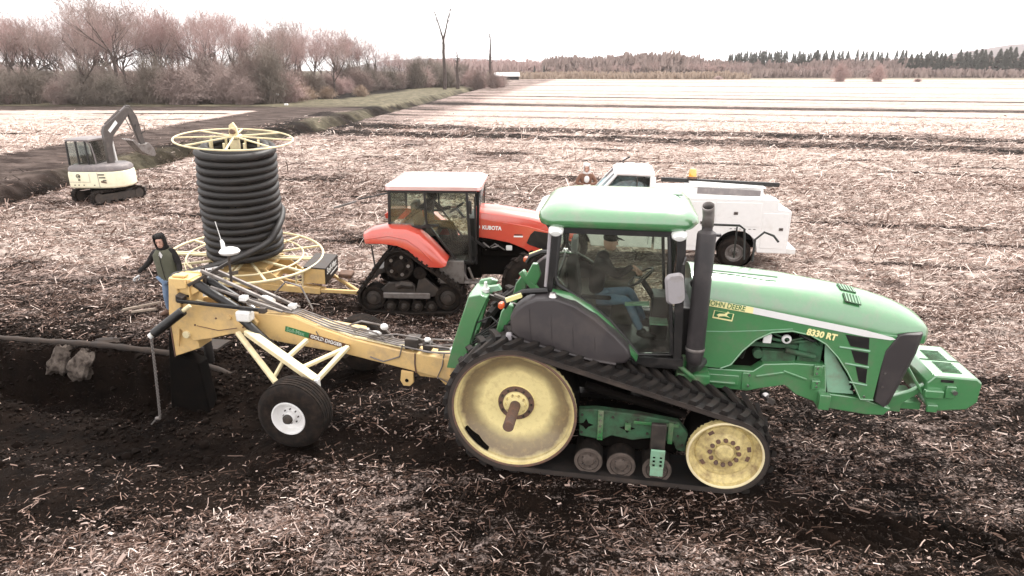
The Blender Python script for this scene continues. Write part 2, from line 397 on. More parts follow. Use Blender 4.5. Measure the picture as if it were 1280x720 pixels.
def grass_mask(X, Y):
    u, v, dd, lane = zones(X, Y); n = fbm(X * .25, Y * .25, 4, 161)
    g = win(Y + .06 * X + 6 * n, 87, 108, 2.5) * (dd < -2); g = np.maximum(g, win(dd + 4 * n, -14, -1.2, 1.5) * sm(Y, 92, 108) * (1 - sm(Y, 300, 340)))
    g = np.maximum(g, .55 * win(dd + 2 * n, -3.4, 1.8, .7) * win(Y, 30, 92, 5) * (.5 + n * 3)); g = np.maximum(g, sm(Y + .1 * X, 326, 345) * .9)
    return np.clip(g, 0, 1) * (1 - .6 * lane)
ys = [-40]
while ys[-1] < 1600:
    y = ys[-1]; ys.append(y + (1.5 if y < 2 else .045 if y < 15 else .045 * (y / 15) ** 1.55 if y < 100 else .9 * (y / 100) ** 2))
ys = np.array(ys); us = np.linspace(-1, 1, 680); us = np.sign(us) * (np.abs(us) * .86 + .14 * np.abs(us) ** 3) * 1.45
GX = us[None, :] * (np.maximum(ys, 0)[:, None] + 7.5) * (1 + .0 * ys[:, None]); GY = np.repeat(ys[:, None], len(us), 1)
GZ = height(GX, GY); nr, nc = GX.shape
co = np.stack([GX, GY, GZ], -1).reshape(-1, 3).astype(np.float32)
i = (np.arange(nr - 1)[:, None] * nc + np.arange(nc - 1)[None, :]).reshape(-1)
fc = np.stack([i, i + 1, i + nc + 1, i + nc], -1).reshape(-1).astype(np.int32)
me = bpy.data.meshes.new('field'); me.vertices.add(len(co)); me.vertices.foreach_set('co', co.reshape(-1))
me.loops.add(len(fc)); me.loops.foreach_set('vertex_index', fc); me.polygons.add(len(i))
me.polygons.foreach_set('loop_start', np.arange(0, len(fc), 4, dtype=np.int32)); me.polygons.foreach_set('loop_total', np.full(len(i), 4, dtype=np.int32))
me.polygons.foreach_set('use_smooth', np.ones(len(i), dtype=bool)); me.update(calc_edges=True)
for nm, arr in (('straw', straw_density(GX, GY)), ('grass', grass_mask(GX, GY)), ('lane', zones(GX, GY)[3])):
    at = me.attributes.new(nm, 'FLOAT', 'POINT'); at.data.foreach_set('value', arr.reshape(-1).astype(np.float32))
field = bpy.data.objects.new('field', me); COL.objects.link(field); field['kind'] = 'structure'
# soil and stubble material
m, n, l, p = nmat('soil_and_stubble')
geo = n.new('ShaderNodeNewGeometry').outputs['Position']
def attr(nm):
    a = n.new('ShaderNodeAttribute'); a.attribute_name = nm; return a.outputs['Fac']
mp = n.new('ShaderNodeMapping'); mp.inputs['Rotation'].default_value = (0, 0, -T_H); mp.inputs['Scale'].default_value = (.30, 1., 1.); l.new(geo, mp.inputs[0]); rows_v = mp.outputs[0]
soil = mixc(n, l, ramp(n, l, noise(n, l, 2.2, 8, .7, geo), (.38, 0.), (.66, 1.)), (.0024, .0014, .0009), (.0105, .0062, .0042))
soil = mixc(n, l, ramp(n, l, noise(n, l, .5, 4, .6, geo), (.45, 0.), (.7, .5)), soil, (.017, .0105, .0074))
soil = mixc(n, l, attr('lane'), soil, mixc(n, l, ramp(n, l, noise(n, l, 1.3, 5, .6, rows_v), (.4, 0.), (.65, 1.)), (.030, .021, .018), (.105, .080, .070)))
# stubble texture: two scales of thresholded noise, more cover where the straw attribute is high
f1 = noise(n, l, 16, 3, .7, geo, 1.2); f2 = noise(n, l, 3.4, 5, .72, rows_v, .6); f3 = noise(n, l, .9, 4, .6, rows_v)
f = mathn(n, l, 'ADD', mathn(n, l, 'ADD', mathn(n, l, 'MULTIPLY', f1, .45), mathn(n, l, 'MULTIPLY', f2, .40)), mathn(n, l, 'MULTIPLY', f3, .25))
st_a = attr('straw')
thr = mathn(n, l, 'SUBTRACT', .668, mathn(n, l, 'MULTIPLY', st_a, .265))
cover = mathn(n, l, 'MULTIPLY', mathn(n, l, 'SUBTRACT', f, thr), 7.0, True)
scol = mixc(n, l, ramp(n, l, f1, (.3, 0.), (.7, 1.)), (.19, .132, .112), (.50, .395, .355))
scol = mixc(n, l, ramp(n, l, st_a, (.85, 0.), (1.15, 1.)), scol, mixc(n, l, ramp(n, l, f2, (.35, 0.), (.6, 1.)), (.23, .172, .145), (.49, .415, .37)))
base = mixc(n, l, cover, soil, scol)
gcol = mixc(n, l, ramp(n, l, noise(n, l, .6, 5, .7, geo), (.35, 0.), (.65, 1.)), (.065, .062, .040), (.21, .180, .125))
base = mixc(n, l, mathn(n, l, 'MULTIPLY', attr('grass'), ramp(n, l, noise(n, l, 1.5, 4, .7, geo), (.3, .45), (.6, 1.))), base, gcol)
l.new(base, p.inputs['Base Color']); p.inputs['Roughness'].default_value = .92; p.inputs['Specular IOR Level'].default_value = .06
hb = mathn(n, l, 'ADD', noise(n, l, 9, 6, .75, geo), mathn(n, l, 'MULTIPLY', cover, .35))
bump(n, l, p, hb, .9, .06)
me.materials.append(m)

# ------------------------------------------------ loose stalks and husks, each a real sliver of straw
rs = np.random.RandomState(12)
def straw(n_try, y0, y1, size, seed, name):
    rs = np.random.RandomState(seed)
    y = y0 + (y1 - y0) * rs.rand(n_try) ** 1.0; x = (rs.rand(n_try) * 2 - 1) * 1.0 * (y * .86 + 1.5)
    d = straw_density(x, y); clump = fbm(x * 3.2, y * 3.2, 3, 201) ; keep = rs.rand(n_try) * (1 + 30 * sm(y, y1 * .74, y1) ** 2 * (y1 > 40)) < np.clip(d * (.72 + 2.4 * clump) , .015, 1); x, y = x[keep], y[keep]; k = len(x)
    z = height(x, y); L_ = size * (.35 + rs.gamma(.9, 1.05, k)); L_ = np.minimum(L_, size * 5.5); W = .0015 + .0036 * rs.rand(k) ** 2 + .00028 * y
    wide = rs.rand(k) < .07; W[wide] *= 2.2; L_[wide] *= .8
    a = rs.rand(k) * 2 * PI; row = rs.rand(k) < .35; a[row] = T_H + (rs.randn(k) * .35)[row]
    t = np.abs(rs.randn(k)) * .22; t[rs.rand(k) < .05] += .6
    dx, dy, dz = np.cos(a) * np.cos(t), np.sin(a) * np.cos(t), np.sin(t); px, py = -np.sin(a), np.cos(a)
    bend = rs.randn(k) * .055; tw = rs.randn(k) * .5
    V = np.zeros((k, 6, 3), np.float32)
    for j, s in enumerate((-.5, 0., .5)):
        cx = x + dx * L_ * s + px * L_ * bend * (.25 - s * s) * 2; cy = y + dy * L_ * s + py * L_ * bend * (.25 - s * s) * 2
        cz = z + .012 + rs.rand(k) * .006 + dz * L_ * (s + .5) + .10 * L_ * rs.rand(k) ** 2 * (j == 1)
        V[:, j * 2] = np.stack([cx + px * W, cy + py * W, cz + W * tw], -1); V[:, j * 2 + 1] = np.stack([cx - px * W, cy - py * W, cz - W * tw], -1)
    V = V.reshape(-1, 3); b0 = np.arange(k)[:, None] * 6
    F = np.concatenate([b0 + np.array([0, 1, 3, 2]), b0 + np.array([2, 3, 5, 4])], 1).reshape(-1).astype(np.int32); nf = 2 * k
    me = bpy.data.meshes.new(name); me.vertices.add(len(V)); me.vertices.foreach_set('co', V.reshape(-1)); me.loops.add(len(F)); me.loops.foreach_set('vertex_index', F)
    me.polygons.add(nf); me.polygons.foreach_set('loop_start', np.arange(0, nf * 4, 4, dtype=np.int32)); me.polygons.foreach_set('loop_total', np.full(nf, 4, dtype=np.int32)); me.update(calc_edges=True)
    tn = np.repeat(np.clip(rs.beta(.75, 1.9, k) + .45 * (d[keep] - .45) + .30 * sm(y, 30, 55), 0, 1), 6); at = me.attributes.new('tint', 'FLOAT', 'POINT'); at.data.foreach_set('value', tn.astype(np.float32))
    me.materials.append(M['straw']); o = bpy.data.objects.new(name, me); COL.objects.link(o); o['kind'] = 'stuff'; o['label'] = 'broken corn stalks and husks strewn over the dark soil'; o['category'] = 'straw'
    return k
m, n, l, p = nmat('straw'); a = n.new('ShaderNodeAttribute'); a.attribute_name = 'tint'
l.new(ramp(n, l, a.outputs['Fac'], (0., (.012, .0072, .005)), (.30, (.085, .050, .037)), (.60, (.32, .228, .192)), (1., (.72, .61, .55))), p.inputs['Base Color']); p.inputs['Roughness'].default_value = .8; p.inputs['Specular IOR Level'].default_value = .12
M['straw'] = m
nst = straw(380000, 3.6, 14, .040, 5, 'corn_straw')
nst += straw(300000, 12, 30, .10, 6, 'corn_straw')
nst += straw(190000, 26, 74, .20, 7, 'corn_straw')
print('straw pieces', nst)
# clods along the trench lip, under the plow and in the hollow: joined rough lumps
def clods(n_, fx, seed, name='soil_clods', mt='clod'):
    rs = random.Random(seed); b = MB()
    for _ in range(n_):
        x, y, s = fx(rs); z = float(height(np.array([x]), np.array([y]))[0]); ph = [rs.uniform(.6, 1.15) for _ in range(12)]
        ico = [(0, 0, 1)] + [(math.cos(k * 1.2566) * .89, math.sin(k * 1.2566) * .89, .45) for k in range(5)] + [(math.cos(k * 1.2566 + .63) * .89, math.sin(k * 1.2566 + .63) * .89, -.45) for k in range(5)] + [(0, 0, -1)]
        vs = [(x + v[0] * s * ph[i], y + v[1] * s * ph[i], z + s * .25 + v[2] * s * .7 * ph[i]) for i, v in enumerate(ico)]
        fs = [(0, k + 1, (k + 1) % 5 + 1) for k in range(5)] + [(k + 1, k + 6, (k + 1) % 5 + 1) for k in range(5)] + [((k + 1) % 5 + 1, k + 6, (k + 1) % 5 + 6) for k in range(5)] + [(11, (k + 1) % 5 + 6, k + 6) for k in range(5)]
        b.add(vs, fs)
    me = b.mesh(name, mt, 60, fix=False); o = bpy.data.objects.new(name, me); COL.objects.link(o); o['kind'] = 'stuff'; return o
def loc2(u, v): return (T_O[0] + u * math.cos(T_H) - v * math.sin(T_H), T_O[1] + u * math.sin(T_H) + v * math.cos(T_H))
def f_a(rs): u, v = rs.uniform(-11, 7), rs.gauss(0, 2.4); return (*loc2(u, v), rs.uniform(.008, .028) * (1 + (rs.random() < .06)))
def f_b(rs): u, v = rs.uniform(-11, -4), rs.choice([.75, -.5, -1.6, 1.5, .3]) + rs.gauss(0, .25); return (*loc2(u, v), rs.uniform(.015, .05) * (1 + (rs.random() < .05)))
def f_c(rs): y = rs.uniform(24, 90); return (float(np.interp(y, DITCH_Y, DITCH_X)) + rs.choice([-1.9, 1.8]) + rs.gauss(0, .6), y, rs.uniform(.06, .20))
clods(8000, f_a, 1); clods(3200, f_b, 2); pass
# ================================================================== bare trees, shrubs, conifers
def bark_mat(name, col, col2, sc=2.): 
    m, n, l, p = nmat(name); g = n.new('ShaderNodeNewGeometry').outputs['Position']
    oi = n.new('ShaderNodeObjectInfo').outputs['Random']
    c = mixc(n, l, ramp(n, l, noise(n, l, sc, 4, .6, g), (.3, 0.), (.7, 1.)), col, col2); c = mixc(n, l, mathn(n, l, 'MULTIPLY', oi, .4), c, tuple(v * .6 for v in col2))
    l.new(c, p.inputs['Base Color']); p.inputs['Roughness'].default_value = .9; p.inputs['Specular IOR Level'].default_value = .2; M[name] = m
bark_mat('bark', (.055, .042, .037), (.12, .094, .085)); bark_mat('twig_pink', (.36, .25, .235), (.52, .385, .36), .15)
bark_mat('twig_brown', (.25, .19, .17), (.36, .28, .255), .3); bark_mat('twig_grey', (.16, .14, .115), (.26, .215, .185), .3); bark_mat('needles', (.036, .040, .032), (.07, .07, .058), .2)
bark_mat('reed', (.33, .25, .19), (.46, .36, .29), .4)
def tree_mesh(seed, h, spread, levels=4, nb=5, twig_n=7, twig_l=.8, twig_w=.022, trunk_r=.17, fork=.3, up=.35, low=.0):
    rs = random.Random(seed); wood = MB(); tw_v, tw_f = [], []
    def twig(p, d, ln, w):
        q = p + d * ln; s = d.cross(Vector((rs.uniform(-1, 1), rs.uniform(-1, 1), rs.uniform(-1, 1)))); 
        if s.length < .01: return
        s.normalize(); s *= w; mid = p + d * ln * .5 + Vector((rs.uniform(-1, 1), rs.uniform(-1, 1), rs.uniform(-.3, 1))) * ln * .10
        b0 = len(tw_v); tw_v.extend([p + s, p - s, mid + s * .7, mid - s * .7, q]); tw_f.extend([(b0, b0 + 1, b0 + 3, b0 + 2), (b0 + 2, b0 + 3, b0 + 4)])
        return mid, q
    def grow(p, d, ln, r, lev):
        pts, rr = [p], [r]; k = 4; q = p; dd = d.copy()
        for i in range(k):
            dd = (dd + Vector((rs.uniform(-1, 1), rs.uniform(-1, 1), rs.uniform(-.5, .9))) * .16 + Vector((0, 0, .05))).normalized(); q = q + dd * ln / k; pts.append(q); rr.append(r * (1 - .62 * (i + 1) / k))
        if r > .026: wood.tube(pts, rr, 5 if r > .08 else 3, cap=False)
        else:
            for a, b_ in zip(pts[:-1], pts[1:]): twig(a, (b_ - a).normalized(), (b_ - a).length, max(r, twig_w))
        if lev == 0:
            for _ in range(twig_n):
                i = rs.randint(1, k); e = (dd + Vector((rs.uniform(-1, 1), rs.uniform(-1, 1), rs.uniform(-.6, 1.0))) * .85).normalized()
                t = twig(pts[i], e, twig_l * rs.uniform(.5, 1.3), twig_w)
                if t:
                    for z in (t[0], t[0], t[1]): twig(z, (e + Vector((rs.uniform(-1, 1), rs.uniform(-1, 1), rs.uniform(-.6, 1))) * .8).normalized(), twig_l * rs.uniform(.3, .7), twig_w * .8)
            return
        for j in range(nb):
            i = rs.randint(1, k) if lev < levels else rs.choice([2, 3, 3, 4, 4]); ang = rs.uniform(.35, .95) * (spread if lev == levels else 1.)
            az = rs.uniform(0, 2 * PI); x = dd.orthogonal().normalized(); y = dd.cross(x)
            e = (dd * math.cos(ang) + (x * math.cos(az) + y * math.sin(az)) * math.sin(ang) + Vector((0, 0, up * .5))).normalized()
            grow(pts[i], e, ln * rs.uniform(.52, .86), rr[i] * rs.uniform(.5, .72), lev - 1)
    grow(Vector((0, 0, 0)), Vector((rs.uniform(-.08, .08), rs.uniform(-.08, .08), 1)).normalized(), h * .48, trunk_r, levels)
    return wood, tw_v, tw_f
def mk_tree(kind, seed, h, twm, **kw):
    wood, tv, tf = tree_mesh(seed, h, **kw)
    w = wood.mesh('trunk', 'bark', 60, fix=False); t = bpy.data.meshes.new('crown'); t.from_pydata([tuple(v) for v in tv], [], tf); t.materials.append(M[twm])
    zs = [v[2] for v in tv]; sc = h / max(zs)
    for me in (w, t):
        for v in me.vertices: v.co *= sc
    return w, t
TREES = [mk_tree('t', 11 + k, 13, ('twig_pink', 'twig_pink', 'twig_brown', 'twig_pink', 'twig_brown', 'twig_pink')[k], spread=(1.0, .8, 1.15, .7, 1.0, .9)[k], levels=4, nb=(5, 4, 5, 5, 4, 5)[k], twig_n=3, twig_l=.75, twig_w=.015, trunk_r=.36) for k in range(6)]
def bush_mesh(seed, h, w, n_=620, tw=.013):
    rs = random.Random(seed); v, f = [], []; b = MB()
    for _ in range(n_):
        a = rs.uniform(0, 2 * PI); el = rs.uniform(.12, 1.5); R0 = rs.uniform(.55, 1.0) * (1 + .12 * math.sin(a * 3 + seed))
        tip = Vector((math.cos(a) * math.cos(el) * w * R0, math.sin(a) * math.cos(el) * w * R0, max(.2, math.sin(el) * h * R0)))
        p = Vector((rs.gauss(0, .15) * w, rs.gauss(0, .15) * w, 0)); q0 = p
        for k in range(1, 6):
            t = k / 5; q1 = p.lerp(tip, t) + Vector((0, 0, 1)) * math.sin(t * PI) * h * .16 + Vector((rs.gauss(0, 1), rs.gauss(0, 1), rs.gauss(0, 1))) * .05 * h
            s = (q1 - q0).cross(Vector((rs.uniform(-1, 1), rs.uniform(-1, 1), rs.uniform(-1, 1)))); s = s.normalized() * tw * (1.5 - t) if s.length > 0 else Vector((tw, 0, 0)); b0 = len(v)
            v += [q0 + s, q0 - s, q1 - s * .8, q1 + s * .8]; f.append((b0, b0 + 1, b0 + 2, b0 + 3))
            if k > 1:
                for _ in range(3):
                    e = Vector((rs.uniform(-1, 1), rs.uniform(-1, 1), rs.uniform(-.5, 1))).normalized() * rs.uniform(.25, .7) * h * .22; s2 = e.cross(Vector((.3, .5, 1))).normalized() * tw * .7; b0 = len(v)
                    v += [q1 + s2, q1 - s2, q1 + e]; f.append((b0, b0 + 1, b0 + 2))
            q0 = q1
    return v, f
def mk_bush(seed, h, w, mt, **kw):
    v, f = bush_mesh(seed, h, w, **kw); t = bpy.data.meshes.new('branches'); t.from_pydata([tuple(x) for x in v], [], f); t.materials.append(M[mt]); return t
BUSH = [mk_bush(31, 4.2, 3.0, 'twig_brown'), mk_bush(32, 4.6, 3.0, 'twig_grey'), mk_bush(33, 3.6, 2.8, 'twig_pink'), mk_bush(34, 1.7, 1.9, 'reed', n_=500, tw=.02)]
def put(name, parts, loc, s, rz, label, cat, group):
    t = thing(name, label, cat, loc, rz, group); t.scale = s if isinstance(s, tuple) else (s, s, s)
    for pn, me in parts: linked(me, pn, t)
    return t
def gz(x, y): return float(height(np.array([float(x)]), np.array([float(y)]))[0]) - .05
rt_ = random.Random(77)
BANDX = [(-200, 'at the far left edge of the wood, left of the excavator'), (-52, 'above the excavator cab'), (-41, 'above the excavator boom'), (-34, 'between the excavator and the reel'), (-20, 'above the pipe reel, near the end of the wood'), (60, 'x')]
def where(x, y):
    px = 640 + 800 * x / (y * .946)
    for lim, s in ((20, 'at the left photo edge'), (70, 'above the excavator cab'), (108, 'above the excavator engine'), (150, 'above the excavator boom'), (195, 'above the excavator bucket'), (235, 'above the reel ring left end'), (290, 'above the left half of the reel'), (345, 'above the right half of the reel'), (385, 'just right of the reel'), (425, 'above the lane end'), (465, 'left of the red tractor'), (510, 'above the red tractor cab'), (900, 'left of the dead trees')):
        if px < lim: return s
# wood on the left: three ragged rows
row_n = {'front': 0}
for i in range(64):
    t = i / 63; ypx = 0
    px = -60 + 600 * ((i * .6180339) % 1.0)
    base = 97 if px < 350 else 97 + (px - 350) * .62
    y = base + rt_.uniform(2, 26) + (i % 3) * 7; x = (px - 640) / 800 * y * .96
    top = np.interp(px, [-60, 40, 130, 190, 260, 330, 400, 450, 480, 520, 560], [16, 20, -2, 4, 9, 25, 31, 38, 52, 74, 84])
    h = (86 - top) / 800 * y * .96 + 4.8; h *= rt_.uniform(.88, 1.20)
    k = rt_.randrange(6); pink = k in (0, 1, 3, 5)
    put('bare_tree', (('trunk', TREES[k][0]), ('crown', TREES[k][1])), (x, y, gz(x, y)), (h / 13 * rt_.uniform(.9, 1.2), h / 13 * rt_.uniform(.9, 1.2), h / 13), rt_.uniform(0, 360),
        ('very tall ' if h > 15.5 else 'tall ' if h > 13 else 'mid-height ' if h > 10.5 else 'low ') + ('pinkish bare tree ' if pink else 'grey-brown bare tree ') + ('in the back row ' if y > base + 22 else 'in the middle row ' if y > base + 12 else 'in the front row ') + where(x, y), 'tree', 'bare trees of the left wood')
# named single trees: the big one rising out of the frame, the two snags by the lane end
for px, y, h, k, sc, lab in ((152, 96, 19.5, 2, 1.0, 'tallest leafless tree of the wood, its crown reaching the top of the photo'), (104, 94, 12.5, 4, 1.2, 'dark leafless tree standing alone in front of the wood behind the excavator'), (418, 118, 12.0, 4, .9, 'dark-limbed tree rising from the right part of the wood')):
    x = (px - 640) / 800 * y * .96; put('bare_tree', (('trunk', TREES[k][0]), ('crown', TREES[k][1])), (x, y, gz(x, y)), (h / 13 * sc, h / 13 * sc, h / 13), 40, lab, 'tree', None)
def snag(px, y, h, seed, lab, forked):
    x = (px - 640) / 800 * y * .955; t = thing('dead_tree', lab, 'tree', (x, y, gz(x, y)), 0); rs = random.Random(seed)
    b = MB(); tr = [(0, 0, 0), (.15, 0, h * .2), (-.05, .1, h * .42), (.05, 0, h * .60)]; b.tube(tr, [.50, .42, .36, .30], 7)
    if forked:
        b.tube([(.05, 0, h * .60), (.8, 0, h * .74), (1.3, .2, h * .86), (2.1, .3, h * .97)], [.26, .20, .15, .07], 5); b.tube([(.05, 0, h * .60), (-.6, 0, h * .72), (-1.3, .1, h * .84), (-1.9, 0, h * .93), (-2.0, 0, h)], [.25, .19, .14, .09, .05], 5)
    else: b.tube([(.05, 0, h * .60), (.2, 0, h * .8), (-.1, 0, h)], [.26, .17, .07], 5)
    b.build('trunk', 'bark', t)
    b = MB()
    for _ in range(26 if forked else 34):
        z = rs.uniform(.42, .97) * h; sgn = rs.choice([-1, 1]); x0 = 0 if z < h * .6 else ((1.0 if sgn > 0 else -1.0) * (z / h - .6) * 4.8 if forked else 0)
        L_ = rs.uniform(.4, 1.5) * (1 if forked else .8); b.tube([(x0, 0, z), (x0 + sgn * L_ * .5, rs.uniform(-.4, .4), z + L_ * .35), (x0 + sgn * L_ * .8, rs.uniform(-.6, .6), z + L_ * .9)], [.10, .07, .03], 3)
    b.build('limbs', 'bark', t)
snag(556, 165, 19.0, 3, 'tall dead forked tree standing alone at the right end of the wood', True)
snag(613, 190, 14.5, 4, 'thin dead pole-like tree right of the forked dead tree', False)
snag(572, 170, 9.0, 6, 'short broken dead tree just right of the forked dead tree', False)
# shrubs along the wood's foot
for i in range(92):
    px = -40 + 570 * ((i * .7548776) % 1.0); base = 93 if px < 350 else 93 + (px - 350) * .50
    row2 = i >= 56; y = base + (rt_.uniform(12, 30) if row2 else rt_.uniform(0, 9)); x = (px - 640) / 800 * y * .96; k = rt_.choice([0, 0, 1, 1, 2]); s = rt_.uniform(.75, 1.35) * (1.15 if 210 < px < 390 else .9) * (1.25 if row2 else 1)
    col = ('brown', 'grey-green', 'pinkish')[k]
    put('leafless_shrub', (('branches', BUSH[k]),), (x, y, gz(x, y)), (s * 1.1, s * 1.1, s * rt_.uniform(.85, 1.25)), rt_.uniform(0, 360), ('big ' if s > 1.25 else 'small ' if s < .95 else '') + f'{col} ' + ('shrub inside the wood ' if row2 else 'shrub at the wood foot ') + where(x, y), 'shrub', 'shrubs at the foot of the left wood')
for px, y, s in ((328, 99, .9), (348, 100, 1.0), (372, 104, 1.1), (386, 108, .8), (410, 112, .8), (452, 120, .8)):
    x = (px - 640) / 800 * y * .96; put('dead_bramble', (('branches', BUSH[3]),), (x, y, gz(x, y)), (s * 1.3, s * 1.3, s * 1.5), px, 'straw-coloured bramble heap below the wood right of the reel', 'bramble', 'straw-coloured bramble heaps')
for i in range(22):
    px = 518 + 112 * ((i * .618) % 1.0); y = rt_.uniform(168, 215); x = (px - 640) / 800 * y * .955; k = rt_.choice([1, 0, 2]); s = np.interp(px, [518, 560, 600, 640], [1.9, 1.6, 1.2, .8]) * rt_.uniform(.8, 1.2)
    put('leafless_shrub', (('branches', BUSH[k]),), (x, y, gz(x, y)), (s, s, s), rt_.uniform(0, 360), ('brown', 'grey-green', 'pinkish')[k] + (' shrub of the low thicket left of the dead forked tree' if px < 553 else ' shrub of the low thicket between the dead trees' if px < 610 else ' shrub of the low thicket beside the white shed'), 'shrub', 'thicket around the dead trees')
# far tree line: a mass of bare wood with single conifers and bare trees in front of it
def mass(name, x0, x1, y0, dep, hf, n_, mt, seed, label, q=.5):
    rs = np.random.RandomState(seed); x = x0 + (x1 - x0) * rs.rand(n_); y = y0 + dep * rs.rand(n_); top = hf(x) * (.72 + .45 * (vnoise(x * .16, y * .1, seed) + .5)); z = top * rs.rand(n_) ** .8
    V = np.zeros((n_, 4, 3), np.float32); a = rs.rand(n_) * PI; t = rs.randn(n_) * .5; s = q * (.5 + rs.rand(n_)); hh = s * (1.2 + rs.rand(n_) * 1.5)
    for j, (p_, r_) in enumerate(((-1, -1), (1, -1), (.6, 1), (-.5, 1.2))):
        V[:, j, 0] = x + np.cos(a) * p_ * s + t * r_ * hh * .4; V[:, j, 1] = y + np.sin(a) * p_ * s; V[:, j, 2] = np.maximum(0, z + r_ * hh)
    me = bpy.data.meshes.new(name); me.from_pydata(V.reshape(-1, 3).tolist(), [], (np.arange(n_ * 4).reshape(-1, 4)).tolist()); me.materials.append(M[mt])
    o = bpy.data.objects.new(name, me); COL.objects.link(o); tag(o, label, 'woodland', kind='stuff'); return o
mass('far_woodland', 20, 330, 400, 45, lambda x: np.interp(x, [20, 60, 95, 130, 170, 230, 330], [9, 11, 12.5, 7, 7.5, 8.5, 9]), 26000, 'twig_brown', 3, 'far grey-brown leafless woodland along the right horizon', .75)
mass('far_woodland', -60, 90, 470, 60, lambda x: np.interp(x, [-60, -20, 20, 90], [9, 8, 8, 10]), 9000, 'twig_pink', 4, 'far pinkish leafless woodland along the middle of the horizon', .9)
def conifer(seed):
    rs = random.Random(seed); b = MB(); H_ = 10.
    for k in range(260):
        t = rs.random() ** .7; z = 1.0 + (H_ - 1) * t; r = (1 - t) ** .8 * 2.5 * rs.uniform(.5, 1.1) + .1; a = rs.uniform(0, 2 * PI); c = Vector((math.cos(a) * r * .8, math.sin(a) * r * .8, z)); s = .30 + .55 * (1 - t)
        d = Vector((math.cos(a), math.sin(a), -.35)) * s; w = Vector((-math.sin(a), math.cos(a), 0)) * s * .6; b.add([c - d * .6 - w * .4, c + d, c - d * .6 + w, c + Vector((0, 0, s * .8))], [(0, 1, 3), (1, 2, 3)])
    me = b.mesh('crown', 'needles', 180, fix=False); tk_ = MB().tube([(0, 0, 0), (0, 0, 8)], [.22, .05], 5).mesh('trunk', 'bark', 60); return tk_, me
CON = [conifer(k) for k in range(4)]
def fwhere(px):
    for lim, s in ((740, 'above the hooded person'), (800, 'above the truck cab'), (860, 'above the amber beacon'), (920, 'above the truck bed'), (980, 'above the truck tail'), (1030, 'just left of the pink shrubs'), (1075, 'behind the left pink shrub'), (1120, 'behind the right pink shrub'), (1160, 'just right of the pink shrubs'), (1200, 'above the green weights'), (1240, 'near the right photo edge'), (1400, 'at the right photo edge')):
        if px < lim: return s
for i in range(84):
    px = 775 + 540 * ((i * .618034) % 1.0); 
    if i < 4: px = (781, 795, 668, 680)[i]
    if px < 905 and i >= 4: px += 130
    y = rt_.uniform(382, 398) if px > 1130 else rt_.uniform(404, 440); x = (px - 640) / 800 * y * .95
    top = np.interp(px, [660, 780, 905, 950, 1010, 1100, 1150, 1200, 1280, 1320], [80, 74, 68, 65, 65, 64, 66, 64, 60, 58]) + rt_.uniform(-1.5, 3.5)
    h = (86 - top) / 800 * y * .95 + 4.8; k = rt_.randrange(4); s = h / 10
    put('conifer', (('trunk', CON[k][0]), ('crown', CON[k][1])), (x, y, gz(x, y)), (s * rt_.uniform(.7, 1.05) * (1.25 if px > 1130 else .8), s * (1.1 if px > 1130 else .8), s), rt_.uniform(0, 360), ('tall ' if h > 17 else 'short ' if h < 14 else '') + 'dark conifer in the far tree line ' + fwhere(px), 'conifer', 'conifers of the far tree line')
for i in range(46):
    px = 690 + 600 * ((i * .7548) % 1.0); y = rt_.uniform(375, 396); x = (px - 640) / 800 * y * .95; k = rt_.randrange(6)
    top = np.interp(px, [690, 760, 830, 880, 930, 1010, 1290], [80, 79, 70, 74, 78, 79, 80]) + rt_.uniform(-1, 3); h = (86 - top) / 800 * y * .95 + 4.8
    put('far_bare_tree', (('trunk', TREES[k][0]), ('crown', TREES[k][1])), (x, y, gz(x, y)), (h / 13 * 1.5, h / 13 * 1.5, h / 13), rt_.uniform(0, 360), ('tall ' if h > 12 else 'low ') + ('pinkish' if k in (0, 1, 3, 5) else 'grey-brown') + ' bare tree in the far tree line ' + fwhere(px), 'tree', 'bare trees of the far tree line')
for px, s, lab in ((1050, 1.75, 'left of the two round pink shrubs on the far field edge'), (1097, 1.55, 'right of the two round pink shrubs on the far field edge'), (1148, .8, 'small low pale shrub on the far field edge right of the pink pair'), (898, 1.0, 'low reddish shrub on the far field edge in the middle')):
    y = 262 if px != 898 else 330; x = (px - 640) / 800 * y * .95; put('round_shrub', (('branches', BUSH[2]),), (x, y, gz(x, y)), (s, s, s * (1.25 if px in (1050, 1097) else .5)), px, lab, 'shrub', None)
# low scrub line and hills
mass('field_edge_scrub', -12, 120, 338, 26, lambda x: np.full_like(x, 2.0), 5000, 'reed', 8, 'pale dry grass and scrub along the far field edge', .5)
mass('field_edge_scrub', 120, 330, 372, 16, lambda x: np.full_like(x, 3.4), 5000, 'twig_brown', 9, 'low reddish scrub below the far right tree line', .6)
def hill(name, pts, y, dep, mt):
    rows = []
    for j in range(7):
        t = j / 6; k = math.sin(PI * min(1, t * .9 + .0)); rows.append([(x, y + dep * (t - .2), z * math.sin(PI * t) ** .8 if 0 < t < 1 else -2) for x, z in pts])
    me = MB().grid(rows).mesh(name, mt, 180); o = bpy.data.objects.new(name, me); COL.objects.link(o); o['kind'] = 'structure'
bark_mat('hill_wood', (.10, .085, .085), (.16, .13, .13), .03)
hill('distant_hill', [(-330, 0), (-250, 22), (-120, 26), (-40, 23), (40, 17), (120, 15), (200, 17), (330, 14), (420, 0)], 1250, 500, 'hill_wood')
hill('distant_hill', [(740, -2), (800, 12), (870, 38), (930, 48), (1000, 50), (1100, 40), (1300, 0)], 1150, 400, 'hill_wood')
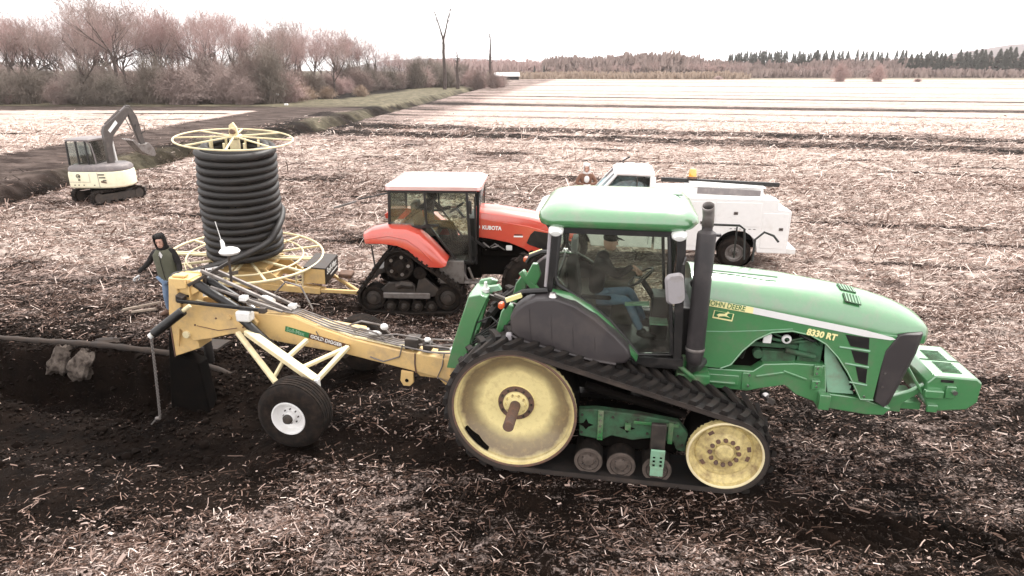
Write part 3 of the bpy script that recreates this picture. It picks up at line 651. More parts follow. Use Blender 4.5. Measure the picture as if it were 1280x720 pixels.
# low white shed by the dead pole tree
x = (640 - 640) / 800 * 330; sh = thing('farm_shed', 'low white-roofed shed far off beside the thin dead tree', 'shed', (-2.5, 318, gz(-2, 318) - .2), 4)
MB().bb(-5.5, 5.5, -3, 3, 0, 1.9).build('wall', 'dark_cloth', sh); MB().prism([(-3.6, 1.8), (0, 3.3), (3.6, 1.8), (3.6, 1.95), (0, 3.5), (-3.6, 1.95)], -6, 6, 'x').build('roof', 'barn', sh)
x = (8 - 640) / 800 * 150 * .96; s2 = thing('pale_house', 'pale house half hidden behind the trees at the far left', 'house', (x, 150, 0), 10)
MB().bb(-5, 5, -3, 3, 0, 4.2).build('wall', 'excav_grey', s2); MB().prism([(-3.6, 4.1), (0, 6.2), (3.6, 4.1)], -5.6, 5.6, 'x').build('roof', 'steel', s2)
for x_ in (-3, 0, 3): MB().bb(x_ - .6, x_ + .6, -3.06, -2.99, 1.4, 2.8).build('window', 'black', s2)
# two pale scraps lying in the grass by the wood
for px, y, lab in ((347, 97, 'upper of the two small white scraps by the wood right of the reel'), (357, 92, 'lower of the two small white scraps by the wood right of the reel')):
    x = (px - 640) / 800 * y * .96; z_ = gz(x, y) + (1.3 if px == 347 else .1)
    o = MB().bb(-.25, .25, -.15, .15, -.14, .16).build('white_scrap', 'white', None, bev=.05); o.location = (x, y, z_); tag(o, lab, 'scrap')
# ================================================================== big green tracked tractor
TO = (0.239, 8.197, 0.0); TH = -9.7
gt = thing('tracked_tractor', 'large green tractor on rubber tracks with yellow drive wheels, nearest machine', 'tractor', TO, TH)

def ring(ys, zs, x): return [(x, y, z) for y, z in zip(ys, zs)]
def hood_ring(x, hw, zs, zt):
    # cross section from near lower edge over the top to the far lower edge
    ys = [-hw, -hw, -hw * .97, -hw * .88, -hw * .7, -hw * .35, 0, hw * .35, hw * .7, hw * .88, hw * .97, hw, hw]
    z_ = [zs - .10, zs, zs + (zt - zs) * .38, zs + (zt - zs) * .62, zs + (zt - zs) * .80, zs + (zt - zs) * .95, zt]
    z_ = z_ + z_[:-1][::-1]
    return ring(ys, z_, x)
b = MB()
secs = [(2.06, .50, 2.13, 2.43), (2.6, .50, 2.06, 2.41), (3.2, .495, 1.97, 2.36), (3.8, .485, 1.88, 2.27), (4.2, .475, 1.82, 2.19),
        (4.5, .46, 1.80, 2.10), (4.68, .43, 1.80, 2.02), (4.80, .40, 1.80, 1.96), (4.86, .32, 1.81, 1.89)]
b.loft([hood_ring(*q) for q in secs])
b.build('hood_top', 'green', gt, bev=.006, sharp=40)
# side panels with the big round cut-out
arch = [(2.62, 1.30), (2.74, 1.50), (2.88, 1.66), (3.05, 1.765), (3.28, 1.80), (3.50, 1.76), (3.68, 1.66), (3.84, 1.50), (3.98, 1.31), (4.08, 1.14), (4.18, .96)]
side = [(2.06, 1.26), (2.50, 1.24)] + arch + [(4.33, .96), (4.345, 1.42), (4.36, 1.62), (4.46, 1.82), (4.2, 1.835), (3.2, 1.985), (2.6, 2.075), (2.06, 2.145)]
for s_ in (-1, 1):
    MB().prism(side, s_ * .47, s_ * .503).build('side_panel', 'green', gt, bev=.006)
    # raised lip round the cut-out
    MB().tube([(x, s_ * .503, z) for x, z in [(2.50, 1.24)] + arch + [(4.33, .96)]], .011, 6).build('panel_lip', 'green', gt)
    MB().tube([(x, s_ * .505, z) for x, z in [(2.08, 1.72), (2.5, 1.74), (2.9, 1.78), (3.28, 1.83)]], .005, 5).build('panel_crease', 'pale_green', gt)
    for q in ([(3.88, 1.80), (4.15, 1.775), (4.17, 1.63), (3.96, 1.655)], [(3.975, 1.605), (4.175, 1.58), (4.19, 1.42), (4.045, 1.445)],
              [(4.06, 1.395), (4.195, 1.37), (4.21, 1.18), (4.125, 1.20)]):
        MB().prism(q, s_ * .498, s_ * .5065).build('side_vent', 'black', gt)
        fr = MB().tube([(q[0][0] - .04, s_ * .508, q[3][1] - .018), (q[2][0] + .015, s_ * .508, q[2][1] - .024)], .011, 6)
        fr.build('vent_louvre', 'pale_green', gt)
    # white swoosh stripe under the shoulder
    st = [(2.10, 2.09), (2.75, 2.005), (3.5, 1.885), (4.1, 1.79), (4.38, 1.765), (4.44, 1.775), (4.40, 1.80), (4.1, 1.868), (3.5, 1.965), (2.75, 2.085), (2.10, 2.17)]
    pl = MB().prism(st, s_ * .502, s_ * .5095); pl.build('stripe', 'white', gt)
    pl = MB().prism([(2.10, 2.100), (3.5, 1.890), (3.5, 1.903), (2.10, 2.113)], s_ * .502, s_ * .508); pl.build('stripe_edge', 'black', gt)
pl = MB().prism([(2.10, 2.09), (2.80, 1.998), (2.80, 2.078), (2.10, 2.17)], -.5085, -.5105); pl.build('stripe_end', 'yletters', gt)
text('lettering', "JOHN DEERE", .096, 'decal_green', gt, (2.27, -.512, 2.080), (PI / 2, R(7.5), 0), bold=.001, sx=.80)
b = MB(); b.box((2.46, -.506, 1.945), (.24, .006, .10), (0, R(8), 0)); lg = b.build('emblem', 'yletters', gt)
MB().box((2.46, -.510, 1.955), (.215, .004, .078), (0, R(8), 0)).build('emblem_field', 'decal_green', lg)
# leaping stag, small and simple
b = MB(); b.prism([(2.38, 1.955), (2.41, 1.975), (2.47, 1.975), (2.50, 1.995), (2.505, 2.01), (2.52, 2.00), (2.535, 1.985), (2.51, 1.98), (2.50, 1.955), (2.545, 1.925), (2.50, 1.94), (2.47, 1.945), (2.42, 1.94), (2.39, 1.91), (2.405, 1.945)], -.512, -.5145)
b.build('stag', 'yletters', lg)
text('lettering', "8330 RT", .108, 'yletters', gt, (3.44, -.512, 1.775), (PI / 2, R(9.5), 0), bold=.005, sx=.92)
MB().box((2.09, -.508, 2.02), (.03, .006, .10)).build('marker', 'amber', gt)
# grille and nose
b = MB()
gr = [(4.47, .86), (4.35, .94), (4.345, 1.45), (4.36, 1.62), (4.47, 1.83), (4.60, 1.85), (4.77, 1.86), (4.74, 1.60), (4.60, 1.05), (4.56, .90)]
for t0, t1, inset in ((-.500, -.36, 0),):
    pass
def gring(y, k): 
    cx, cz = 4.50, 1.40
    return [(x if x < 4.5 else x + k[0], y, cz + (z - cz) * k[1]) for x, z in gr]
b.loft([gring(-.507, (-.08, .985)), gring(-.47, (-.03, 1)), gring(-.35, (.0, 1)), gring(0, (.03, 1)), gring(.35, (.0, 1)), gring(.47, (-.03, 1)), gring(.507, (-.08, .985))])
b.build('grille', 'grey_plastic', gt, bev=.01)
for s_ in (-1, 1):
    MB().lathe([(0, .02), (.045, .02), (.06, 0), (.06, -.05)], (4.755, s_ * .34, 1.80), 'x', 14).build('headlight', 'lens', gt)
# hood top vents
for y0, z0_, ro_ in ((-.31, 2.186, 19), (-.07, 2.240, 6.5)):
    Mv = Euler((R(ro_), R(11), 0)).to_matrix(); cv = Vector((3.95, y0, z0_))
    vo = MB().box(cv, (.19, .17, .014), M_=Mv).build('top_vent', 'green_mud', gt)
    for k in range(5): MB().box(cv + Mv @ Vector((-.072 + k * .036, 0, .009)), (.014, .165, .008), M_=Mv).build('slat', 'green', vo)
MB().tube([(2.3, -.18, 2.423), (2.95, -.20, 2.392), (3.1, -.19, 2.378)], .012, 6).build('hood_crease', 'green', gt)
# engine and chassis seen through the cut-out
b = MB(); b.bb(2.2, 4.3, -.30, .30, 1.0, 1.95); b.build('engine_block', 'mudblack', gt, bev=.03)
b = MB()
b.bb(2.72, 3.72, -.34, -.28, 1.50, 1.56); b.bb(3.0, 3.4, -.38, -.28, 1.32, 1.47); b.bb(3.42, 3.7, -.37, -.28, 1.36, 1.62)
b.cyl((2.95, -.40, 1.42), (2.95, -.30, 1.42), .06); b.tube([(2.8, -.36, 1.62), (3.0, -.40, 1.66), (3.3, -.38, 1.6), (3.6, -.4, 1.66)], .022, 8)
b.tube([(3.1, -.36, 1.7), (3.3, -.42, 1.64), (3.5, -.40, 1.70), (3.66, -.37, 1.58)], .015, 7); b.cyl((3.26, -.4, 1.5), (3.62, -.4, 1.44), .035)
build_each(b, 'engine_fittings', 'green_mud', gt, bev=.006)
MB().cyl((3.02, -.44, 1.66), (3.02, -.36, 1.66), .05).box((3.02, -.445, 1.66), (.1, .03, .12)).build('oil_filter', 'offwhite', gt, bev=.01)
MB().lathe([(.03, 0), (.055, .01), (.06, .03), (.045, .06)], (3.25, -.45, 1.66), 'y', 14).build('filler_cap', 'offwhite', gt)
build_each(MB().tube([(2.75, -.33, 1.72), (2.78, -.42, 1.55), (2.76, -.36, 1.35)], .03, 8).tube([(3.4, -.4, 1.72), (3.55, -.44, 1.66), (3.7, -.38, 1.7)], .018, 6), 'hose', 'black', gt)
b = MB()
b.prism([(3.70, 1.64), (3.84, 1.48), (3.96, 1.30), (4.07, 1.14), (4.13, .98), (3.82, .98), (3.76, 1.2), (3.72, 1.45)], -.43, -.40)
b.build('inner_fender', 'pale_green', gt, bev=.01)
for k in range(3): MB().box((4.055 + k * .02, -.437, 1.20 - k * .07), (.04, .012, .045), (0, R(20), 0)).build('fender_slot', 'black', gt)
# front frame rails
fr_poly = [(2.16, 1.21), (2.90, 1.215), (3.02, 1.32), (3.40, 1.36), (3.74, 1.36), (3.80, .98), (4.20, .955), (4.50, .86), (4.57, .84), (4.50, .74), (4.30, .73), (3.72, .79), (3.66, .86), (3.45, .93), (3.30, 1.05), (3.05, .99), (2.86, .93), (2.16, .95)]
for s_ in (-1, 1):
    MB().prism(fr_poly, s_ * .30, s_ * .46).build('chassis_rail', 'green', gt, bev=.012)
b = MB(); b.bb(2.30, 2.74, -.475, -.46, 1.0, 1.14); b.bb(2.34, 2.70, -.50, -.475, 1.02, 1.05); b.bb(2.78, 2.86, -.478, -.46, .96, 1.19)
b.box((3.12, -.468, 1.19), (.36, .02, .03), (0, R(-14), 0)); b.box((3.4, -.468, 1.20), (.3, .02, .03), (0, R(18), 0)); b.bb(3.60, 3.70, -.50, -.46, 1.22, 1.36); b.bb(3.60, 3.70, -.50, -.46, 1.04, 1.16)
b.bb(3.70, 3.83, -.56, -.46, .80, 1.0)
build_each(b, 'rail_bracket', 'green', gt, bev=.008)
for x, z in [(2.86, 1.17), (2.86, 1.02), (2.37, 1.12), (2.37, 1.07), (3.64, 1.33), (3.64, 1.26), (3.66, 1.08), (3.66, 1.13), (4.40, 1.33), (4.40, 1.15), (4.22, 1.0)]:
    MB().cyl((x, -.512 if x > 4 else -.505, z), (x, -.47, z), .013, 8).build('bolt', 'chrome', gt)
MB().lathe([(0, -.02), (.05, 0), (.07, .05), (.04, .12)], (3.1, -.42, .86), 'y', 12).box((3.17, -.42, .80), (.1, .05, .06), (0, .5, 0)).build('frame_pivot', 'chrome', gt)
# front weight pack on its bracket
b = MB()
b.prism([(4.95, 1.18), (5.03, 1.28), (5.50, 1.27), (5.56, 1.22), (5.56, .96), (5.46, .85), (5.14, .80), (5.02, .84), (4.97, .95)], -.36, .62)
wp = b.build('front_weight', 'green', gt, bev=.02)
for y_ in (-.20, .16):
    for k in range(8): MB().box((5.27, y_ + k * .040 - .02, 1.279), (.22, .013, .007), (0, R(1.3), 0)).build('weight_slot', 'green_mud', wp)
MB().tube([(5.04, .13, 1.284), (5.5, .13, 1.273)], .006, 5).build('weight_seam', 'green_mud', wp)
b = MB(); b.bb(4.93, 5.14, -.42, -.36, 1.0, 1.10); b.bb(5.0, 5.12, -.40, -.36, .80, .90); b.bb(5.17, 5.28, -.39, -.36, 1.0, 1.16); build_each(b, 'weight_clamp', 'green', wp, bev=.01)
MB().cyl((5.26, -.42, 1.09), (5.26, -.38, 1.09), .028, 10).build('weight_pin', 'brass' if 'brass' in M else 'chrome', wp)
MB().bb(5.1, 5.24, -.366, -.355, 1.20, 1.235).build('weight_handle', 'black', wp)
b = MB(); b.prism([(4.35, .74), (4.75, .72), (4.75, .84), (4.98, 1.06), (5.0, 1.16), (4.82, 1.02), (4.60, .92), (4.35, .92)], -.30, -.24)
b.prism([(4.35, .74), (4.75, .72), (4.75, .84), (4.98, 1.06), (5.0, 1.16), (4.82, 1.02), (4.60, .92), (4.35, .92)], .24, .30)
b.bb(4.4, 5.0, -.24, .24, .74, .84); b.beam((4.72, -.30, 1.35), (4.98, -.34, .96), .035); b.build('weight_bracket', 'green', gt, bev=.008)

# ---------------- cab
def srr(x0, x1, y0, y1, r, z, n=5):
    pts = []
    for cx, cy, a0 in ((x1 - r, y1 - r, 0), (x0 + r, y1 - r, 90), (x0 + r, y0 + r, 180), (x1 - r, y0 + r, 270)):
        for i in range(n + 1):
            a = R(a0 + 90 * i / n); pts.append((cx + r * math.cos(a), cy + r * math.sin(a), z))
    return pts
b = MB()
b.loft([srr(.28, 1.92, -.78, .78, .20, 3.03), srr(.21, 2.00, -.84, .84, .26, 3.06), srr(.18, 2.06, -.87, .87, .30, 3.12), srr(.20, 2.04, -.85, .85, .30, 3.19),
        srr(.28, 1.96, -.76, .76, .28, 3.26), srr(.42, 1.82, -.60, .60, .26, 3.305), srr(.62, 1.6, -.4, .4, .2, 3.32)])
rf = b.build('cab_roof', 'green', gt, sharp=60)
MB().box((1.84, .1, 3.302), (.14, .05, .01)).build('roof_badge', 'green_mud', rf)
MB().tube([(x, -.52, 3.308 - abs(x - 1.1) * .012) for x in (.5, .9, 1.3, 1.7)], .004, 5).build('roof_seam', 'green', rf)
b = MB(); b.loft([srr(.32, 1.88, -.76, .76, .12, 2.97), srr(.28, 1.92, -.79, .79, .14, 3.04)]); b.build('roof_liner', 'black', gt)
for x, y in ((.42, -.80), (1.83, -.80), (.42, .80), (1.83, .80)):
    w = MB().lathe([(0, -.075), (.05, -.07), (.075, -.04), (.08, .02), (.05, .05)], (0, 0, 0), 'y', 16); wo = w.build('work_light', 'lens', gt); wo.location = (x, y, 3.005); wo.rotation_euler = (R(25) if y < 0 else R(155), 0, 0); wo.scale = (1.15, 1, .72)
for s_ in (-1, 1):
    # pillars, sills
    b = MB(); b.beam((.36, s_ * .78, 2.25), (.42, s_ * .77, 3.0), .07, .10); b.beam((1.86, s_ * .76, 3.0), (1.93, s_ * .80, 1.42), .10, .10)
    b.tube([(.47, s_ * .80, 2.98), (.42, s_ * .81, 2.45), (.46, s_ * .82, 2.34), (.6, s_ * .83, 2.26), (.84, s_ * .83, 2.12), (1.1, s_ * .83, 1.92), (1.3, s_ * .83, 1.70), (1.46, s_ * .83, 1.50), (1.86, s_ * .83, 1.53), (1.72, s_ * .79, 2.99)], .024, 8)
    b.bb(.38, 1.9, s_ * .76 - .03, s_ * .76 + .03, 2.97, 3.04); b.bb(1.4, 2.0, s_ * .80 - .05, s_ * .80 + .05, 1.38, 1.48)
    b.build('door_frame', 'black', gt, bev=.006)
    MB().tube([(.31, s_ * .80, 2.30), (.33, s_ * .80, 2.62), (.35, s_ * .80, 2.98)], .022, 8).build('corner_post', 'mirror', gt)
    g = [(.50, 2.97), (.44, 2.44), (.62, 2.25), (.86, 2.11), (1.1, 1.91), (1.3, 1.69), (1.47, 1.51), (1.84, 1.54), (1.70, 2.98)]
    MB().prism(g, s_ * .800, s_ * .806).build('side_window', 'glass', gt)
    # fender
    fp = [(-.09, 1.80), (-.09, 1.97), (-.03, 2.08), (.08, 2.17), (.22, 2.23), (.44, 2.25), (.68, 2.18), (.94, 2.02), (1.18, 1.82), (1.34, 1.65), (1.37, 1.55), (1.32, 1.475), (1.2, 1.455), (.92, 1.48), (.5, 1.57), (.05, 1.67)]
    def fring(y, k): return [(.62 + (x - .62) * k, s_ * y, 1.83 + (z - 1.83) * k) for x, z in fp]
    b = MB(); b.loft([fring(.80, 1.0), fring(1.0, 1.0), fring(1.055, .985), fring(1.075, .94)]); fo = b.build('fender', 'grey_plastic', gt, sharp=50, bev=.006)
    b = MB()
    b.tube([(-.06, s_ * 1.065, 1.74), (.04, s_ * 1.075, 1.69), (.5, s_ * 1.08, 1.585), (.92, s_ * 1.08, 1.495), (1.2, s_ * 1.075, 1.465)], .018, 6); b.build('fender_lip', 'grey_plastic', fo)
    for k in range(4): MB().tube([(.15 + .26 * k, s_ * 1.077, 2.10 - .10 * k), (.17 + .26 * k, s_ * 1.078, 1.70 - .03 * k)], .003, 4).build('fender_rib', 'grey_plastic', fo)
    MB().lathe([(0, .06), (.035, .05), (.055, .0)], (.42, s_ * 1.0, 2.245), 'z', 12).build('fender_knob', 'chrome', fo)
    cs = [(.40, 2.285), (.62, 2.25), (.86, 2.11), (1.1, 1.91), (1.3, 1.69), (1.46, 1.50)]
    MB().grid([[(x, s_ * .84, z - .00) for x, z in cs], [(x - .02, s_ * .93, z - .05) for x, z in cs]]).build('fender_trim', 'green', fo, solid=.02)
    b = MB(); b.tube([(.34, s_ * .86, 2.27), (.05, s_ * .9, 2.25), (-.12, s_ * .95, 2.16), (-.18, s_ * .97, 2.06)], .038, 8); b.build('lamp_arm', 'black', gt)
    MB().box((-.05, s_ * 1.0, 2.205), (.20, .05, .05), (0, R(-22), 0)).build('reflector', 'reflector', gt)
    MB().lathe([(0, -.05), (.036, -.045), (.044, 0), (.036, .045), (0, .05)], (-.20, s_ * 1.0, 2.10), 'y', 14).build('indicator', 'orange', gt)
    MB().box((-.10, s_ * 1.03, 1.70), (.08, .08, .12)).build('bumper_block', 'mirror', gt, bev=.02)
# rear and front glass, roof posts
MB().prism([(-.74, 2.3), (.74, 2.3), (.74, 2.97), (-.74, 2.97)], .40, .406, 'x').build('rear_window', 'glass', gt)
MB().prism([(-.72, 1.75), (.72, 1.75), (.70, 2.97), (-.70, 2.97)], 1.895, 1.901, 'x').build('windscreen', 'glass', gt)
b = MB(); b.bb(.34, .42, -.78, .78, 2.22, 2.30); b.bb(1.86, 1.96, -.78, .78, 1.64, 1.74); build_each(b, 'cab_crossbar', 'black', gt, bev=.01)
MB().bb(.5, 1.96, -.80, .80, 1.32, 1.42).build('cab_floor', 'black', gt, bev=.01)
MB().bb(1.90, 2.10, -.62, .62, 1.2, 2.06).build('firewall', 'black', gt, bev=.02)
b = MB(); b.bb(.30, .9, -.74, .74, 1.42, 1.95); b.bb(.30, .48, -.74, .74, 1.42, 2.24); b.build('rear_console', 'cab_trim', gt, bev=.03)
b = MB(); b.bb(.9, 1.4, .30, .72, 1.42, 2.05); b.box((1.25, .50, 2.12), (.5, .24, .10), (0, R(-8), 0)); build_each(b, 'side_console', 'cab_trim', gt, bev=.03)
b = MB(); b.bb(.62, 1.12, -.22, .28, 1.72, 1.84); b.box((.60, .03, 2.12), (.14, .48, .64), (0, R(-8), 0)); b.bb(.72, 1.0, -.12, .18, 1.42, 1.72); b.bb(.7, 1.1, -.30, -.24, 1.98, 2.04); b.build('seat', 'seat', gt, bev=.04)
b = MB(); b.bb(1.62, 1.84, -.18, .2, 1.42, 2.02); b.beam((1.68, .0, 1.9), (1.48, .0, 2.20), .07); b.build('steering_column', 'black', gt, bev=.02)
sw = MB(); sw.tube([(.19 * math.cos(a), .19 * math.sin(a), 0) for a in [2 * PI * i / 24 for i in range(24)]], .014, 8, closed=True)
for k in range(3): sw.beam((0, 0, -.02), (.18 * math.cos(k * 2.1), .18 * math.sin(k * 2.1), 0), .03, .012)
so = sw.build('steering_wheel', 'black', gt); so.location = (1.46, .0, 2.23); so.rotation_euler = (0, R(-38), 0)
b = MB(); b.box((1.42, -.48, 2.03), (.30, .10, .02), (0, R(-5), 0)); b.box((1.70, -.45, 1.80), (.22, .22, .02)); b.build('dash_panel', 'pale_green', gt)
MB().bb(.52, .60, .30, .62, 2.42, 2.62).build('monitor', 'mirror', gt, bev=.02)
# mirror on the front pillar
b = MB(); b.tube([(1.92, -.82, 2.75), (1.88, -1.02, 2.72), (1.86, -1.04, 2.28), (1.92, -.84, 2.2)], .014, 7); mo = b.build('mirror_arm', 'black', gt)
b = MB(); b.loft([srr(-.095, .095, -.17, .17, .06, 0), srr(-.11, .11, -.185, .185, .07, .03), srr(-.09, .09, -.165, .165, .06, .075)]); o = b.build('mirror', 'mirror', mo); o.location = (1.80, -1.04, 2.45); o.rotation_euler = (R(90), R(-8), R(14))
MB().lathe([(0, -.03), (.06, -.02), (.06, .03)], (2.08, -.62, 2.38), 'y', 12).build('round_lamp', 'black', gt)
# exhaust stack
b = MB(); b.lathe([(.05, 1.40), (.085, 1.43), (.10, 1.50), (.108, 1.56), (.108, 3.02), (.10, 3.05), (.07, 3.07), (.06, 3.08), (.06, 3.2)], (2.13, -.80, 0), 'z', 24)
es = b.build('exhaust_stack', 'stack', gt, sharp=40)
MB().lathe([(.112, 1.60), (.116, 1.61), (.116, 1.63), (.112, 1.64)], (2.13, -.80, 0), 'z', 24).build('stack_band', 'steel', es)
b = MB(); b.tube([(2.13, -.80, 3.12), (2.13, -.80, 3.24), (2.12, -.815, 3.31), (2.11, -.85, 3.365)], [.062, .062, .064, .066], 18, cap=False); b.build('stack_tip', 'steel', es, solid=.006)
MB().tube([(2.13, -.80, 3.18), (2.125, -.81, 3.28)], .056, 14).build('stack_bore', 'mudblack', es)
b = MB(); b.box((2.24, -.78, 3.02), (.10, .06, .03)); b.tube([(2.13, -.80, 1.46), (2.12, -.74, 1.34), (2.2, -.6, 1.30), (2.3, -.4, 1.32)], .075, 12); b.build('stack_elbow', 'stack', es)
# steps and handrails by the far side of the hood
b = MB()
b.tube([(2.35, .55, 2.35), (2.36, .70, 2.75), (2.42, .72, 2.80), (2.75, .72, 2.80), (2.82, .72, 2.75), (2.84, .62, 2.35)], .016, 7)
b.tube([(2.72, .70, 2.35), (2.72, .72, 2.78)], .012, 6); b.tube([(2.95, .62, 2.33), (2.97, .70, 2.62), (3.08, .72, 2.72), (3.2, .7, 2.68), (3.25, .62, 2.62)], .016, 7)
b.build('handrail', 'black', gt)
# small belly pieces: gearbox, axle, tank
b = MB(); b.bb(-.35, 2.3, -.38, .38, .75, 1.35); b.bb(.6, 1.9, -.70, .70, 1.18, 1.36); b.cyl((0, -1.0, .85), (0, 1.0, .85), .13, 18); b.cyl((2.45, -1.1, .5), (2.45, 1.1, .5), .09, 14); b.build('gearbox', 'mudblack', gt, bev=.03)
b = MB(); b.bb(1.95, 2.35, -.74, -.46, 1.10, 1.24); b.beam((1.98, -.72, 1.45), (2.25, -.6, 1.12), .07, .12); b.tube([(1.95, -.78, 1.38), (2.1, -.80, 1.26), (2.22, -.68, 1.12)], .03, 8); build_each(b, 'step_bracket', 'green_dusty', gt, bev=.02)

# ---------------- tracks
DC, DR, IC, IR = (0, .85), .795, (2.52, .505), .47    # belt centre-line radii
def belt_path(step):
    """closed list of (x,z,nx,nz) along the belt, equal steps"""
    pts = []
    dx, dz = IC[0] - DC[0], IC[1] - DC[1]; L = math.hypot(dx, dz); base = math.atan2(dz, dx)
    off = math.acos((DR - IR) / L)
    a_top = base + off; a_bot = base - off
    n = 90
    a1 = a_bot + 2 * PI
    for i in range(n + 1):
        a = a_top + (a1 - a_top) * i / n; pts.append((DC[0] + DR * math.cos(a), DC[1] + DR * math.sin(a)))
    for i in range(n + 1):
        a = a_bot + (a_top - a_bot) * i / n; pts.append((IC[0] + IR * math.cos(a), IC[1] + IR * math.sin(a)))
    pts.append(pts[0])
    # a little sag in the top run and flattening over the rollers
    dense = []
    for (x0, z0), (x1, z1) in zip(pts[:-1], pts[1:]):
        k = max(1, int(math.hypot(x1 - x0, z1 - z0) / .01))
        for i in range(k): dense.append((x0 + (x1 - x0) * i / k, z0 + (z1 - z0) * i / k))
    P = np.array(dense + [dense[0]]); d = np.r_[0, np.cumsum(np.hypot(*np.diff(P, axis=0).T))]
    m_ = int(round(d[-1] / step)); s = np.arange(m_) * d[-1] / m_
    X = np.interp(s, d, P[:, 0]); Z = np.interp(s, d, P[:, 1])
    Tx = np.roll(X, -1) - np.roll(X, 1); Tz = np.roll(Z, -1) - np.roll(Z, 1); q = np.hypot(Tx, Tz); Tx /= q; Tz /= q
    return X, Z, Tx, Tz
def belt_mesh(path, y0, y1, t, name, m, closed=True):
    X, Z, Tx, Tz = path; n = len(X); b = MB(); rows = []
    prof = [(y0, -t / 2), (y0 - (.0), t / 2 - .01), (y0 + .02 * (1 if y1 > y0 else -1), t / 2), (y1 - .02 * (1 if y1 > y0 else -1), t / 2), (y1, t / 2 - .01), (y1, -t / 2)]
    k = len(prof); vs = []
    for i in range(n):
        nx, nz = Tz[i], -Tx[i]
        for y, h in prof: vs.append((X[i] + nx * h, y, Z[i] + nz * h))
    fs = [(i * k + j, i * k + (j + 1) % k, ((i + 1) % n) * k + (j + 1) % k, ((i + 1) % n) * k + j) for i in range(n) for j in range(k)]
    b.add(vs, fs); return b.mesh(name, m, 40)
cxm = .5 * (DC[0] + IC[0])
def lug_mesh():
    b = MB(); vs = []
    # slanted bar, profile tapering upward, bent forward at the belt centre
    st = [(.0, -.035), (.10, .0), (.21, .055), (.305, .115)]    # (y, x) along the bar
    for y, x in st:
        for dx, h in ((-.050, 0), (-.036, .050), (.036, .050), (.050, 0)): vs.append((x + dx, y, h))
    b.loft([vs[i * 4:i * 4 + 4] for i in range(4)]); return b.mesh('track_lug', 'rubber', 30)
lug = lug_mesh()
belt_p = belt_path(.06); lug_p = belt_path(.185)
YO, YI = -1.35, -.72
def track(side):
    t = MB().build if False else None
    me = belt_mesh(belt_p, YO * -side if side > 0 else YO, YI * -side if side > 0 else YI, .07, 'track_belt', 'rubber')
    tr = linked(me, 'track_belt', gt)
    e0 = (YO - .004) * -side if side > 0 else YO - .004; e1 = (YO + .012) * -side if side > 0 else YO + .012
    linked(belt_mesh(belt_p, e0, e1, .058, 'belt_edge', 'belt_edge'), 'belt_edge', tr)
    X, Z, Tx, Tz = lug_p; ym = (YO + YI) / 2 * (1 if side < 0 else -1)
    for i in range(len(X)):
        nx, nz = Tz[i], -Tx[i]
        for half in (0, 1):
            h = .033; j = i
            px, pz, tx, tz, ax, az = X[i], Z[i], Tx[i], Tz[i], nx, nz
            if half: px += Tx[i] * .0925; pz += Tz[i] * .0925
            Mx = Matrix(((tx, 0, ax, px + ax * h), (0, 1 if half else -1, 0, ym), (tz, 0, az, pz + az * h), (0, 0, 0, 1)))
            linked(lug, 'track_lug', tr, Mx)
    return tr
